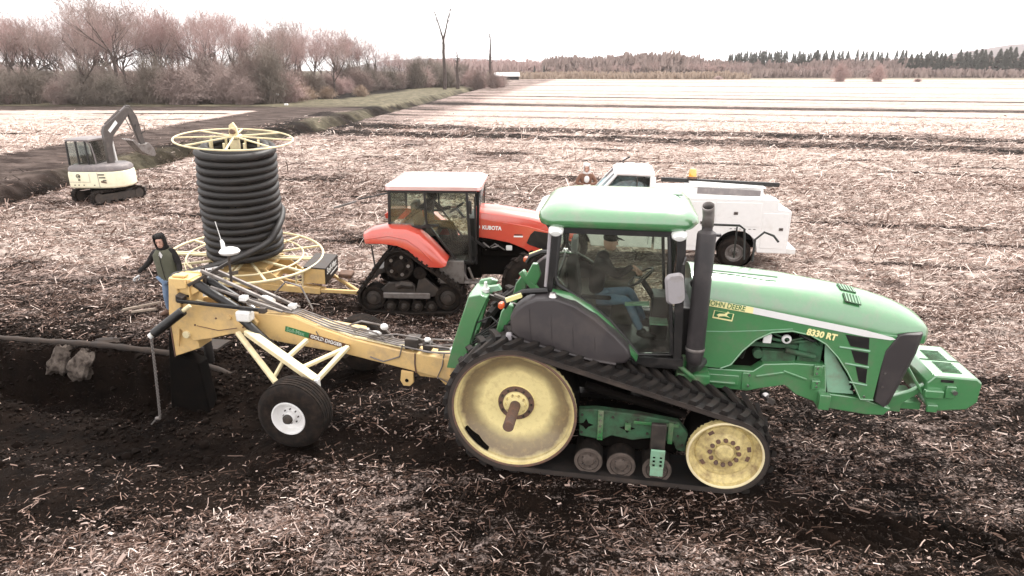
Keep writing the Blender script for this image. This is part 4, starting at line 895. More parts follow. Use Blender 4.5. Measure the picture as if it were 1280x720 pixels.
for side in (-1, 1):
    track(side); s = side; yo = 1.33
    def L(prof): return [(r, s * a) for r, a in prof]
    # drive wheel
    b = MB(off=(0, s * yo, .85)); c = (0, s * yo, .85)
    b.lathe(L([(.770, -.10), (.775, .0), (.77, .012), (.748, .014), (.742, 0), (.735, -.03), (.712, -.045), (.705, -.075), (.680, -.085), (.655, -.10), (.62, -.145), (.52, -.195), (.40, -.225), (.235, -.235), (.23, -.222), (.165, -.22), (.16, -.19), (.125, -.185), (.12, -.16), (.08, -.155), (.0, -.15)]), c, 'y', 72)
    dw = b.build('drive_wheel', 'drive_yellow', gt, sharp=28, loc=c)
    MB().lathe(L([(.776, .012), (.770, .022), (.752, .022), (.742, .01)]), (0, 0, 0), 'y', 72).build('rim', 'rust', dw)
    b = MB(); b.lathe(L([(.23, -.225), (.225, -.205), (.165, -.205), (.16, -.225)]), (0, 0, 0), 'y', 40); b.build('hub_ring', 'rust', dw)
    for k in range(12):
        a = 2 * PI * k / 12; MB().cyl((.195 * math.cos(a), s * -.21, .195 * math.sin(a)), (.195 * math.cos(a), s * -.185, .195 * math.sin(a)), .014, 6).build('wheel_bolt', 'dark_steel', dw)
    for k in range(10):
        a = 2 * PI * k / 10; MB().cyl((.125 * math.cos(a), s * -.19, .125 * math.sin(a)), (.125 * math.cos(a), s * -.150, .125 * math.sin(a)), .014, 6).build('hub_bolt', 'idler', dw)
    MB().cyl((0, s * -.2, 0), (0, s * .36, 0), .066, 24).cyl((0, s * .36, 0), (0, s * .366, 0), .03, 16).build('bar_axle', 'rust', dw, bev=.004)
    MB().lathe(L([(.20, -.55), (.772, -.55), (.772, -.02)]), (0, 0, 0), 'y', 60).build('wheel_barrel', 'mudblack', dw)
    a0 = R(224)
    b = MB(); q = []
    for i in range(9):
        a = a0 + (i - 4) * .075; rr = .695; q.append((rr * math.cos(a), rr * math.sin(a)))
    for i in range(9):
        a = a0 + (4 - i) * .075; rr = .64 + .03 * abs(i - 4) / 4; q.append((rr * math.cos(a), rr * math.sin(a)))
    b.prism(q, s * -.03, s * -.12); b.build('wheel_window', 'mudblack', dw)
    # idler
    c = (IC[0], s * yo, IC[1]); b = MB(off=c)
    b.lathe(L([(.440, -.12), (.445, 0), (.44, .012), (.422, .014), (.415, 0), (.405, -.045), (.375, -.06), (.355, -.10), (.335, -.115), (.325, -.10), (.24, -.095), (.20, -.07), (.15, -.065), (.145, -.085), (.115, -.085), (.11, -.055), (.09, -.04), (.0, -.035)]), c, 'y', 60)
    iw = b.build('front_idler', 'idler', gt, sharp=28, loc=c)
    MB().lathe(L([(.444, .010), (.438, .022), (.424, .022), (.414, .006)]), (0, 0, 0), 'y', 60).build('rim', 'pale_yellow', iw)
    for k in range(12):
        a = 2 * PI * k / 12; MB().lathe(L([(0, -.050), (.026, -.052), (.030, -.075)]), (.165 * math.cos(a), 0, .165 * math.sin(a)), 'y', 10).build('hub_bolt', 'rust', iw)
    for k in range(10):
        a = 2 * PI * (k + .3) / 10 + .2 * math.sin(k * 5); MB().box((.285 * math.cos(a), s * -.094, .285 * math.sin(a)), (.045, .006, .07), (0, -a, 0)).build('wheel_boss', 'rust' if k % 3 == 0 else 'idler', iw, bev=.003)
    MB().lathe(L([(.10, -.55), (.442, -.55), (.442, -.03)]), (0, 0, 0), 'y', 48).build('wheel_barrel', 'mudblack', iw)
    # mid rollers
    for x, z in ((.93, .225), (1.33, .205), (1.76, .19)):
        c = (x, s * 1.28, z); b = MB(off=c)
        b.lathe(L([(.172, -.45), (.175, 0), (.165, .012), (.13, .012), (.12, -.012), (.075, -.018), (.06, .0), (.0, .01)]), c, 'y', 32)
        ro = b.build('mid_roller', 'rubber_mud', gt, sharp=30, loc=c)
        MB().lathe(L([(.176, -.004), (.168, .016), (.134, .016), (.128, .004)]), (0, 0, 0), 'y', 32).build('roller_rim', 'roller_rim', ro)
        MB().lathe(L([(.128, .006), (.122, -.004), (.08, -.010), (.06, .01), (0, .018)]), (0, 0, 0), 'y', 28).build('roller_cap', 'roller_rim', ro)
        for k in range(5): MB().cyl((.085 * math.cos(k * 1.257), s * -.01, .085 * math.sin(k * 1.257)), (.085 * math.cos(k * 1.257), s * .008, .085 * math.sin(k * 1.257)), .009, 6).build('hub_bolt', 'chrome', ro)
    # undercarriage beam
    b = MB(); b.prism([(.78, .86), (1.0, .885), (1.5, .86), (1.98, .80), (2.10, .66), (2.12, .50), (2.08, .40), (1.98, .42), (1.94, .52), (1.70, .56), (1.45, .50), (1.2, .54), (1.08, .47), (.80, .50)], s * 1.06, s * 1.17)
    ub = b.build('undercarriage_frame', 'green_mud', gt, bev=.015)
    b = MB(); b.bb(1.02, 1.09, s * 1.17, s * 1.20, .48, .89); b.bb(1.45, 1.98, s * 1.17, s * 1.19, .74, .78); b.bb(1.35, 1.42, s * 1.16, s * 1.22, .66, .74); b.bb(1.86, 1.92, s * 1.17, s * 1.21, .52, .8); build_each(b, 'frame_rib', 'green_dusty', ub, bev=.006)
    for cx_ in (.88, 1.38):
        MB().prism([(cx_ - .09, .67), (cx_ - .03, .69), (cx_, .75), (cx_ + .03, .69), (cx_ + .09, .67), (cx_ + .03, .64), (cx_, .60), (cx_ - .03, .64)], s * 1.165, s * 1.176).build('frame_slot', 'mudblack', ub)
    for k in range(5): MB().cyl((1.055, s * 1.19, .84 - k * .08), (1.055, s * 1.21, .84 - k * .08), .010, 6).build('bolt', 'chrome', ub)
    for k, (x, z) in enumerate([(1.5, .8), (1.62, .62), (1.98, .62), (2.04, .5), (1.2, .8), (.83, .8), (.83, .56)]): MB().cyl((x, s * 1.16, z), (x, s * 1.185, z), .016, 8).build('bolt', 'dark_steel', ub)
    MB().bb(.86, 2.0, s * .80, s * 1.05, .30, .80).build('undercarriage_core', 'mudblack', gt, bev=.02)
    MB().tube([(.85, s * 1.12, 1.18), (1.5, s * 1.13, 1.02), (2.05, s * 1.13, .90)], .05, 10).build('guide_bar', 'mudblack', gt)
    b = MB(); b.bb(1.655, 1.83, s * 1.27, s * 1.33, .50, .84); b.build('step_hanger', 'dark_steel', gt, bev=.01)
    b = MB(); b.box((1.745, s * 1.40, .43), (.165, .03, .24), (R(-6 * s), 0, 0)); stp = b.build('step_plate', 'pale_green', gt, bev=.005)
    b = MB(); b.box((1.745, s * 1.412, .26), (.15, .028, .12)); b.build('step_foot', 'pale_green', stp, bev=.004)
    for i in range(2):
        for j in range(4): MB().box((1.705 + i * .08, s * 1.418 - s * .006 * (j - 1.5), .35 + j * .05), (.028, .01, .02)).build('step_hole', 'mudblack', stp)

# ---------------- rear linkage
b = MB()
b.prism([(-.60, 2.00), (-.50, 1.96), (-.66, 1.60), (-.86, .90), (-1.09, .90), (-.98, 1.30), (-.84, 1.72), (-.76, 1.96)], -.40, -.20)
b.prism([(-.60, 2.00), (-.50, 1.96), (-.66, 1.60), (-.86, .90), (-1.09, .90), (-.98, 1.30), (-.84, 1.72), (-.76, 1.96)], .30, .38)
b.bb(-.80, -.60, -.2, .30, 1.80, 1.92); b.bb(-.95, -.8, -.2, .3, 1.05, 1.2)
qh = b.build('quick_hitch', 'green', gt, bev=.012)
MB().lathe([(.05, 0), (.05, .05), (.03, .06), (.02, .14), (0, .15)], (-.56, -.22, 1.98), 'z', 12).build('hitch_latch', 'offwhite', qh)
b = MB(); b.prism([(-.62, 2.02), (-.40, 2.06), (-.36, 2.0), (-.60, 1.94)], -.18, -.10); b.build('latch_plate', 'pale_green', qh)
b = MB()
for y in (-.62, .55):
    b.prism([(-.42, 1.30), (-.28, 1.86), (-.20, 1.98), (-.12, 1.94), (-.13, 1.80), (-.26, 1.60), (-.30, 1.28)], y, y + .07)
b.beam((-.55, -.52, 1.0), (-.16, -.52, 1.95), .06); b.beam((-.2, -.56, 1.9), (.05, -.5, 1.55), .09); b.beam((-.2, .56, 2.05), (.1, .5, 1.7), .09)
b.beam((-.9, -.42, .85), (.1, -.5, .95), .09, .12); b.beam((-.9, .42, .85), (.1, .5, .95), .09, .12)
build_each(b, 'lift_arm', 'green', gt, bev=.012)
b = MB(); b.prism([(-.10, 2.06), (.0, 2.26), (.07, 2.26), (.12, 2.10), (.05, 1.94)], .25, .33); b.build('lift_horn', 'green', gt, bev=.01)
b = MB(); b.beam((-.6, 0, 1.86), (-.1, 0, 1.70), .05); b.cyl((-.5, .03, 1.83), (-.25, .02, 1.75), .05); b.build('top_link', 'dark_steel', gt)
b = MB()
for k, y in enumerate((-.15, -.05, .08, .2)): b.tube([(-.05, y, 1.62), (-.3, y - .05, 1.42 + .06 * k), (-.6, y - .02, 1.30), (-.9, y * .5, 1.05 + .02 * k), (-1.3, y * .4, 1.0)], .014, 6)
b.tube([(-.82, -.36, 1.5), (-.5, -.2, 1.62), (-.3, -.3, 1.5)], .012, 6); build_each(b, 'hydraulic_hose', 'black', gt)

# ---------------- people: one helper for every figure
def figure(joints, radii, edges, name, m, parent, sub=2):
    """one continuous skinned surface"""
    me = bpy.data.meshes.new(name); names = list(joints); idx = {k: i for i, k in enumerate(names)}
    me.from_pydata([joints[k] for k in names], [(idx[a], idx[b_]) for a, b_ in edges], [])
    o = bpy.data.objects.new(name, me); COL.objects.link(o); o.parent = parent; me.materials.append(M[m])
    sk = o.modifiers.new('skin', 'SKIN'); sk.use_smooth_shade = True
    layer = me.skin_vertices[0] if me.skin_vertices else None
    if layer is None:
        bm = bmesh.new(); bm.from_mesh(me); bm.verts.layers.skin.verify(); bm.to_mesh(me); bm.free(); layer = me.skin_vertices[0]
    for i, k in enumerate(names):
        r = radii[k]; layer.data[i].radius = r if isinstance(r, tuple) else (r, r)
    layer.data[0].use_root = True
    sb = o.modifiers.new('sub', 'SUBSURF'); sb.levels = sub; sb.render_levels = sub
    return o
def ellipsoid(mb, c, r, rot=None, nu=16, nv=10):
    q = Euler(rot).to_matrix() if rot else Matrix.Identity(3); rows = []
    for j in range(nv + 1):
        t = PI * j / nv; rows.append([Vector(c) + q @ Vector((r[0] * math.sin(t) * math.cos(2 * PI * i / nu), r[1] * math.sin(t) * math.sin(2 * PI * i / nu), r[2] * math.cos(t))) for i in range(nu + 1)])
    return mb.grid(rows)
def head_parts(parent, c, yaw, pitch=0, hood=None, cap=None, s=1.0):
    """head built facing +x then turned by yaw; returns the head object"""
    b = MB(); ellipsoid(b, (0, 0, 0), (.092, .074, .115)); ellipsoid(b, (.035, 0, -.06), (.06, .052, .055))
    b.prism([(.085, .02), (.118, -.022), (.088, -.032)], -.013, .013)
    for y in (-.074, .074): ellipsoid(b, (-.005, y, -.008), (.018, .010, .03), nu=8, nv=6)
    h = b.build('head', 'skin', parent, sharp=60); h.location = c; h.rotation_euler = (0, R(pitch), R(yaw)); h.scale = (s, s, s)
    for y in (-.030, .030):
        e = MB(); ellipsoid(e, (.083, y, .012), (.008, .012, .007), nu=8, nv=6); e.build('eye', 'hair', h)
        MB().tube([(.090, y - .018, .033), (.094, y, .038), (.088, y + .02, .034)], .005, 5).build('eyebrow', 'hair', h)
    MB().tube([(.090, -.022, -.058), (.097, 0, -.060), (.090, .022, -.058)], .005, 5).build('mouth', 'brown_cloth', h)
    if hood:
        b = MB(); rows = []
        for j in range(9):
            t = -1.25 + 2.5 * j / 8     # around the face opening
            row = []
            for i in range(13):
                a = R(55 + 250 * i / 12)          # open towards +x
                rr = .118 * math.cos(t * .62) ** .5 + .0
                row.append((rr * math.cos(a) * 1.02 - .012, rr * math.sin(a) * .88, .138 * math.sin(t) + .012))
            rows.append(row)
        b.grid(rows); ellipsoid(b, (-.03, 0, .095), (.092, .085, .055)); ellipsoid(b, (-.03, 0, -.125), (.10, .11, .06))
        b.build('hood', hood, h, sharp=180, solid=.016)
    if cap:
        b = MB(); ellipsoid(b, (-.012, 0, .055), (.098, .084, .075)); b.prism([(.05, .075), (.165, .055), (.165, .048), (.05, .055)], -.06, .06); b.build('cap', cap, h, sharp=50)
    elif not hood:
        b = MB(); ellipsoid(b, (-.02, 0, .035), (.095, .080, .095)); b.build('hair', 'hair', h, sharp=180)
    return h
def hand(parent, c, direction, palm_n, m, name='hand', curl=.5, side=1, s=1.0):
    """palm, four unequal curled fingers and a thumb from the side of the palm"""
    d = Vector(direction).normalized(); n_ = Vector(palm_n); n_ = (n_ - d * n_.dot(d)).normalized(); w = d.cross(n_) * side
    c = Vector(c); J = {}; Rr = {}; E_ = []
    def P(a, b_, k): return tuple(c + (d * a + w * b_ + n_ * k) * s)
    J['wrist'] = P(-.02, 0, 0); Rr['wrist'] = (.024 * s, .018 * s); J['palm'] = P(.045, 0, 0); Rr['palm'] = (.036 * s, .016 * s); E_.append(('wrist', 'palm'))
    for i, (b_, ln) in enumerate(((-.030, .068), (-.010, .078), (.010, .073), (.029, .058))):
        J[f'k{i}'] = P(.085, b_, 0); Rr[f'k{i}'] = .0105 * s
        J[f'm{i}'] = P(.085 + ln * (.62 - curl * .1), b_ * 1.12, ln * .40 * curl); Rr[f'm{i}'] = .0095 * s
        J[f't{i}'] = P(.085 + ln * (1.0 - curl * .62), b_ * 1.15, ln * .95 * curl); Rr[f't{i}'] = .008 * s
        E_ += [('palm', f'k{i}'), (f'k{i}', f'm{i}'), (f'm{i}', f't{i}')]
    J['th0'] = P(.03, -.040, .006); J['th1'] = P(.062, -.058, .018 + .02 * curl); J['th2'] = P(.088, -.055, .028 + .03 * curl)
    Rr['th0'] = .014 * s; Rr['th1'] = .011 * s; Rr['th2'] = .009 * s; E_ += [('palm', 'th0'), ('th0', 'th1'), ('th1', 'th2')]
    return figure(J, Rr, E_, name, m, parent, 1)
def person_body(parent, J, cloth_up, cloth_low, shoe='black', k=1.0, vest=None):
    """J: joint positions. upper body and sleeves one surface, trousers and legs another, both rooted at the pelvis"""
    up = {q: J[q] for q in ('pelvis', 'belly', 'chest', 'neck', 'neck_top', 'sh_l', 'el_l', 'wr_l', 'sh_r', 'el_r', 'wr_r')}
    ru = dict(pelvis=(.165 * k, .125 * k), belly=(.160 * k, .12 * k), chest=(.185 * k, .13 * k), neck=(.085, .08), neck_top=.058, sh_l=.078 * k, el_l=.055 * k, wr_l=.040, sh_r=.078 * k, el_r=.055 * k, wr_r=.040)
    body = figure(up, ru, [('pelvis', 'belly'), ('belly', 'chest'), ('chest', 'neck'), ('neck', 'neck_top'), ('chest', 'sh_l'), ('sh_l', 'el_l'), ('el_l', 'wr_l'), ('chest', 'sh_r'), ('sh_r', 'el_r'), ('el_r', 'wr_r')], 'jacket', cloth_up, parent)
    lo = {q: J[q] for q in ('pelvis', 'hip_l', 'kn_l', 'an_l', 'hip_r', 'kn_r', 'an_r')}
    rl = dict(pelvis=(.16 * k, .12 * k), hip_l=.095 * k, kn_l=.068 * k, an_l=.052, hip_r=.095 * k, kn_r=.068 * k, an_r=.052)
    figure(lo, rl, [('pelvis', 'hip_l'), ('hip_l', 'kn_l'), ('kn_l', 'an_l'), ('pelvis', 'hip_r'), ('hip_r', 'kn_r'), ('kn_r', 'an_r')], 'trousers', cloth_low, parent)
    for q in 'lr':
        a, f = Vector(J['an_' + q]), Vector(J['toe_' + q]); d = (f - a); d.z = 0
        d = d.normalized() if d.length > .01 else Vector((1, 0, 0)); mid = a.lerp(f, .45)
        b = MB(); ellipsoid(b, (0, 0, 0), (.135, .052, .048)); ellipsoid(b, (-.06, 0, .03), (.065, .05, .06))
        o = b.build('boot', shoe, parent, sharp=180); o.location = mid; o.rotation_euler = (0, 0, math.atan2(d.y, d.x))
    return body
# driver of the green tractor, seated, hands on the wheel (tractor-local coordinates)
dv = thing('person', 'driver in dark jacket and blue jeans seated in the green tractor cab', 'person', TO, TH)
J = dict(pelvis=(.90, .02, 1.96), belly=(.88, .02, 2.12), chest=(.93, .02, 2.34), neck=(.97, .02, 2.50), neck_top=(1.0, .02, 2.56),
         sh_l=(.95, .21, 2.43), el_l=(1.10, .28, 2.20), wr_l=(1.34, .18, 2.27), sh_r=(.97, -.19, 2.43), el_r=(1.16, -.27, 2.30), wr_r=(1.34, -.16, 2.42),
         hip_l=(.98, .12, 1.92), kn_l=(1.34, .17, 1.98), an_l=(1.55, .16, 1.56), toe_l=(1.72, .17, 1.48), hip_r=(.98, -.10, 1.92), kn_r=(1.30, -.18, 1.97), an_r=(1.50, -.26, 1.58), toe_r=(1.66, -.30, 1.48))
person_body(dv, J, 'dark_cloth', 'jeans', 'black', .95)
head_parts(dv, (1.05, .02, 2.68), 25, 12, cap='seat')
hand(dv, (1.36, .17, 2.27), (.8, -.3, .0), (0, 0, -1), 'skin', curl=.9, side=-1); hand(dv, (1.36, -.16, 2.42), (.7, .1, -.55), (.3, 0, -1), 'skin', curl=.9)
# ================================================================== drainage plow pulled behind the tractor (shares the tractor's axis)
pw = thing('drainage_plow', 'yellow two-wheeled drain pipe plow with tall rear blade hitched behind the green tractor', 'plow', TO, TH)
b = MB()
b.prism([(-1.07, .90), (-1.84, .985), (-2.56, 1.115), (-3.1, 1.27), (-3.45, 1.40), (-3.80, 1.42), (-4.25, 1.40), (-4.28, 1.12), (-3.7, .98), (-2.7, .87), (-1.68, .68), (-1.07, .55)], -.14, .14)
b.build('main_beam', 'yellow', pw, bev=.015)
MB().prism([(-1.66, .985), (-2.56, 1.12), (-3.1, 1.275), (-3.1, 1.29), (-2.56, 1.135), (-1.66, 1.0)], -.10, .10).build('beam_cap', 'pale_yellow', pw)
b = MB(); b.prism([(-1.03, .60), (-1.03, .42), (-1.22, .44), (-1.32, .54), (-1.60, .55), (-1.66, .62), (-1.2, .66)], -.04, .04); b.build('hitch_tongue', 'yellow', pw, bev=.01)
b = MB(); b.prism([(-1.66, .66), (-1.66, .50), (-1.72, .44), (-1.82, .44), (-1.86, .52), (-1.84, .68)], -.16, -.12); lp = b.build('lifting_lug', 'yellow', pw, bev=.008)
MB().cyl((-1.76, -.165, .53), (-1.76, -.155, .53), .028, 12).build('lug_hole', 'mudblack', lp)
b = MB(); b.bb(-1.10, -1.0, -.20, .20, .44, .98); b.build('hitch_plate', 'yellow', pw, bev=.012)
MB().tube([(-1.62, -.146, .96), (-1.63, -.148, .8), (-1.62, -.146, .66)], .012, 6).build('beam_weld', 'rust', pw)
# decal on the beam side: green field then brown field with pale letters
ang = R(13.2)
MB().box((-3.40, -.144, 1.165), (.37, .006, .085), (0, ang, 0)).build('decal_field', 'decal_green', pw)
MB().box((-2.91, -.1445, 1.05), (.63, .006, .085), (0, ang, 0)).build('decal_field', 'decal_brown', pw)
text('lettering', "Soil-Max", .088, 'cab_green', pw, (-3.565, -.1485, 1.175), (PI / 2, ang, 0), bold=.002, sx=.9)
text('lettering', "GOLD DIGGER", .075, 'offwhite', pw, (-3.20, -.149, 1.095), (PI / 2, ang, 0), bold=.002, sx=.98)
# rear frame arm and blade column
for s_ in (-1, 1):
    MB().prism([(-4.10, 1.46), (-4.66, 1.54), (-5.06, 1.50), (-5.34, 1.36), (-5.36, 1.22), (-5.18, 1.05), (-5.06, .93), (-4.74, 1.00), (-4.42, 1.09), (-4.06, 1.14), (-3.96, 1.30)], s_ * .16, s_ * .22).build('side_arm', 'yellow', pw, bev=.012)
    MB().prism([(-5.34, .80), (-5.30, 1.9), (-5.05, 1.9), (-5.04, 1.76), (-5.20, 1.74), (-5.18, 1.5)], s_ * .165, s_ * .20).build('blade_cheek', 'yellow', pw, bev=.008)
b = MB(); b.prism([(-5.46, .62), (-5.44, 1.35), (-5.34, 1.90), (-5.03, 1.88), (-5.05, 1.45), (-5.02, .79)], -.155, .155); bl = b.build('blade_column', 'yellow', pw, bev=.012)
MB().tube([(-5.46, -.16, .62), (-5.44, -.165, 1.2)], .01, 6).build('blade_weld', 'rust', bl)
MB().box((-5.16, -.162, 1.63), (.22, .012, .03)).build('blade_slot', 'mudblack', bl)
b = MB(); b.prism([(-5.78, -.55), (-5.56, .9), (-5.50, 1.15), (-5.44, 1.1), (-5.42, .62), (-5.12, .50), (-5.05, -.55)], -.12, .12); b.build('pipe_boot', 'mudblack', pw, bev=.02)
MB().cyl((-5.14, -.26, 1.04), (-5.14, .26, 1.04), .055, 16).build('pivot_pin', 'pale_yellow', pw, bev=.006)
MB().cyl((-4.40, -.245, 1.36), (-4.40, .245, 1.36), .035, 14).build('pivot_pin', 'yellow', pw)
for q in ((-4.98, 1.2), (-4.62, 1.33), (-4.2, 1.22)): MB().cyl((q[0], -.232, q[1]), (q[0], .232, q[1]), .014, 8).build('bolt', 'rust', pw)
MB().tube([(-4.95, -.225, 1.19), (-4.6, -.232, 1.14), (-4.3, -.23, 1.2)], .006, 5).build('arm_weld', 'rust', pw)
b = MB(); b.beam((-4.95, -.15, 1.56), (-4.30, -.15, 1.44), .03, .03); b.beam((-4.95, .15, 1.56), (-4.30, .15, 1.44), .03, .03); build_each(b, 'arm_rib', 'pale_yellow', pw)
# hydraulic rams
def ram(p0, p1, r, nm='hydraulic_ram', body='black', f=.62):
    p0, p1 = Vector(p0), Vector(p1); q = p0.lerp(p1, f)
    o = MB().cyl(p0, q, r, 16).build(nm, body, pw, bev=.006)
    MB().cyl(q, q + (p1 - p0).normalized() * .035, r * 1.12, 16).build('ram_collar', 'dark_steel', o)
    MB().cyl(q, p1, r * .45, 12).build('ram_rod', 'chrome', o)
    MB().cyl(p1 - Vector((0, r * .9, 0)), p1 + Vector((0, r * .9, 0)), r * .8, 12).build('ram_eye', 'dark_steel', o)
for s_ in (-1, 1):
    ram((-4.16, s_ * .30, 1.40), (-3.32, s_ * .42, .70), .062, f=.72)
    b = MB(); b.bb(-4.20, -3.98, s_ * .30 - .08, s_ * .30 + .08, 1.36, 1.52); b.build('ram_mount', 'offwhite', pw, bev=.03)
ram((-4.98, -.06, 1.80), (-3.98, -.06, 1.20), .070, f=.65); ram((-4.95, .12, 1.82), (-3.95, .12, 1.24), .060, f=.6)
MB().beam((-5.14, -.30, 1.60), (-3.82, -.30, 1.54), .05, .05).build('level_bar', 'black', pw, bev=.008)
b = MB(); b.beam((-4.9, .0, 1.98), (-3.5, -.05, 1.45), .045); b.beam((-4.85, .2, 1.95), (-3.45, .1, 1.45), .045); b.beam((-4.7, -.12, 1.78), (-3.6, -.12, 1.46), .035)
build_each(b, 'link_rod', 'steel', pw, bev=.006)
b = MB(); b.box((-5.12, -.24, 1.62), (.12, .10, .12), (.2, .3, 0)); b.box((-3.80, -.30, 1.54), (.10, .09, .08)); build_each(b, 'rod_clevis', 'dark_steel', pw, bev=.01)
# roller with hanging chain on the near side of the blade
ro = MB().cyl((-5.41, -.56, 1.17), (-4.98, -.42, 1.50), .068, 18).build('side_roller', 'black', pw, bev=.006)
MB().cyl((-5.46, -.575, 1.135), (-4.88, -.39, 1.575), .03, 12).build('roller_shaft', 'pale_yellow', ro)
MB().cyl((-5.47, -.58, 1.128), (-5.43, -.565, 1.158), .042, 12).build('shaft_cap', 'offwhite', ro)
me = MB().tube([(.016 * math.cos(a), 0, .024 * math.sin(a)) for a in [2 * PI * i / 8 for i in range(8)]], .0085, 5, closed=True).mesh('chain_link', 'steel', 60)
nlk = 44
ch = linked(me, 'chain', pw, Matrix.Translation((-5.45, -.58, 1.11)))
for i in range(1, nlk):
    z = -i * .030; linked(me, 'chain_link', ch, Matrix.Translation((-.02 * math.sin(i / nlk * 3) - .10 * (i / nlk) ** 2, -.02 * i / nlk, z)) @ Matrix.Rotation(R(90 * (i % 2)), 4, 'Z'))
b = MB(); ellipsoid(b, (-.14, -.02, -1.33), (.05, .03, .03)); b.beam((-.16, -.02, -1.33), (-.24, -.06, -1.42), .018); b.build('chain_hook', 'steel', ch)
# box on top of the blade column
MB().bb(-5.30, -5.10, -.13, -.02, 1.895, 1.93).build('top_bracket', 'yellow', pw, bev=.01)
b = MB(); b.prism([(-5.04, 1.62), (-5.04, 1.86), (-4.96, 1.86), (-4.90, 1.70)], -.12, .10); b.build('ram_anchor', 'yellow', pw, bev=.012)
b = MB(); b.beam((-5.02, -.18, 1.80), (-4.58, .25, 2.06), .04); b.beam((-4.90, .05, 1.60), (-4.90, .05, 2.02), .04); build_each(b, 'guide_brace', 'dark_steel', pw)
# wheel carriage
for s_ in (-1, 1):
    ax = (-3.03, s_ * 1.02, .50)
    b = MB()
    b.beam((-4.22, s_ * .34, 1.18), (-3.38, s_ * .88, .72), .075, .055); b.beam((-4.05, s_ * .36, 1.22), (-2.78, s_ * .90, .82), .13, .075)
    b.beam((-2.60, s_ * .20, 1.02), (-2.84, s_ * .92, .74), .07, .06); b.beam((-3.46, s_ * .80, .74), (-3.36, s_ * .60, .98), .045)
    b.beam((-3.30, s_ * .62, 1.00), (-3.20, s_ * .25, 1.10), .06); b.beam((-3.05, s_ * .72, .90), (-2.62, s_ * .18, 1.00), .07, .05)
    build_each(b, 'carriage_bar', 'yellow' if s_ > 0 else 'pale_yellow', pw, bev=.01)
    MB().bb(-2.9, -2.74, s_ * .84, s_ * .94, .66, .84).build('carriage_plate', 'offwhite', pw, bev=.015)
    MB().cyl((-2.80, s_ * .82, .80), (-2.80, s_ * 1.0, .80), .03, 12).build('pivot_pin', 'steel', pw)
    MB().beam((-2.82, s_ * .88, .76), (-3.03, s_ * .95, .50), .09, .08).build('stub_arm', 'dark_steel', pw)
    MB().cyl((-3.03, s_ * .55, .50), (-3.03, s_ * 1.1, .50), .05, 12).build('axle', 'dark_steel', pw)
def wheel(parent, c, s, R_, w, rim_r, tyre='rubber', rim='white', hub='steel', lugs=0, name='wheel', nb=8, axis='y', dish=.06, grooves=5):
    """tyre + rim as one 'wheel' part; c is the outer face centre; s = outward sign along y"""
    P = lambda prof: [(r, s * a) for r, a in prof]
    e = MB(off=c); h = R_ - rim_r
    pr = [(rim_r - .01, -w + .02), (rim_r + .02, -w), (rim_r + h * .55, -w - .005), (R_ - h * .12, -w + .03), (R_ - .01, -w + .06)]
    for k in range(grooves):
        a = -w + .07 + (w - .14) * (k + .5) / grooves; g_ = (w - .14) / grooves
        pr += [(R_, a - g_ * .32), (R_, a + g_ * .32), (R_ - .014, a + g_ * .38), (R_ - .014, a + g_ * .5)]
    pr += [(R_ - .01, -.06), (R_ - h * .12, -.03), (R_ - h * .3, -.004), (R_ - h * .34, .004), (rim_r + h * .5, .008), (rim_r + h * .25, .004), (rim_r + .02, -.005), (rim_r - .01, -.02)]
    e.lathe(P(pr), c, 'y', 56); o = e.build(name, tyre, parent, sharp=40, loc=c)
    MB().lathe(P([(rim_r + .012, -.012), (rim_r + .008, .004), (rim_r - .008, .004), (rim_r - .012, -.012), (rim_r - .025, -.03 - dish), (rim_r * .62, -.045 - dish), (rim_r * .58, -.02 - dish), (rim_r * .34, -.015 - dish), (rim_r * .32, .0), (0, .01)]), (0, 0, 0), 'y', 40).build('rim', rim, o, sharp=28)
    hb = MB().lathe(P([(rim_r * .30, -.01 - dish), (rim_r * .30, .02), (rim_r * .22, .03), (rim_r * .2, .055), (0, .06)]), (0, 0, 0), 'y', 20).build('hub', hub, o, sharp=30)
    for k in range(nb):
        a = 2 * PI * k / nb; rr = rim_r * .46
        MB().cyl((rr * math.cos(a), s * (-.02 - dish), rr * math.sin(a)), (rr * math.cos(a), s * (.005 - dish), rr * math.sin(a)), rim_r * .045, 6).build('wheel_bolt', hub, o)
    return o
for s_ in (-1, 1):
    wheel(pw, (-2.98, s_ * 1.36, .47), s_, .47, .40, .225, 'rubber_mud', 'white', 'dark_steel', dish=.07)
# hoses and valves lying on the beam
b = MB()
for k in range(4):
    y = -.09 + k * .055
    b.tube([(-1.0, y * 1.5, 1.0 + .03 * k), (-1.4, y * 2 - .03, 1.03 + .05 * (k % 2)), (-1.9, y, 1.05), (-2.4, y + .02, 1.14), (-2.9, y, 1.24 + .01 * k), (-3.4, y, 1.43), (-3.9, y - .02, 1.50), (-4.3, y, 1.58)], .013, 6)
b.tube([(-2.05, -.05, 1.05), (-2.2, -.1, 1.22), (-2.45, -.06, 1.26), (-2.62, .0, 1.16)], .014, 6); b.tube([(-2.0, .1, 1.05), (-2.2, .12, 1.25), (-2.5, .1, 1.3), (-2.75, .1, 1.2)], .014, 6)
b.tube([(-1.35, .0, 1.05), (-1.6, -.12, 1.2), (-1.9, -.1, 1.22), (-2.15, 0, 1.14)], .012, 6); b.tube([(-1.8, -.148, 1.08), (-1.85, -.16, .9), (-2.1, -.152, .80), (-2.3, -.15, .86)], .010, 6)
b.tube([(-1.2, -.10, .98), (-1.22, -.17, .8), (-1.3, -.16, .62), (-1.15, -.17, .56)], .010, 6); b.tube([(-3.3, .2, 1.4), (-3.45, .2, 1.75), (-3.7, .22, 1.8), (-3.9, .2, 1.6)], .014, 6)
b.tube([(-3.1, -.148, 1.2), (-3.05, -.15, 1.1), (-2.95, -.15, 1.02)], .007, 5)
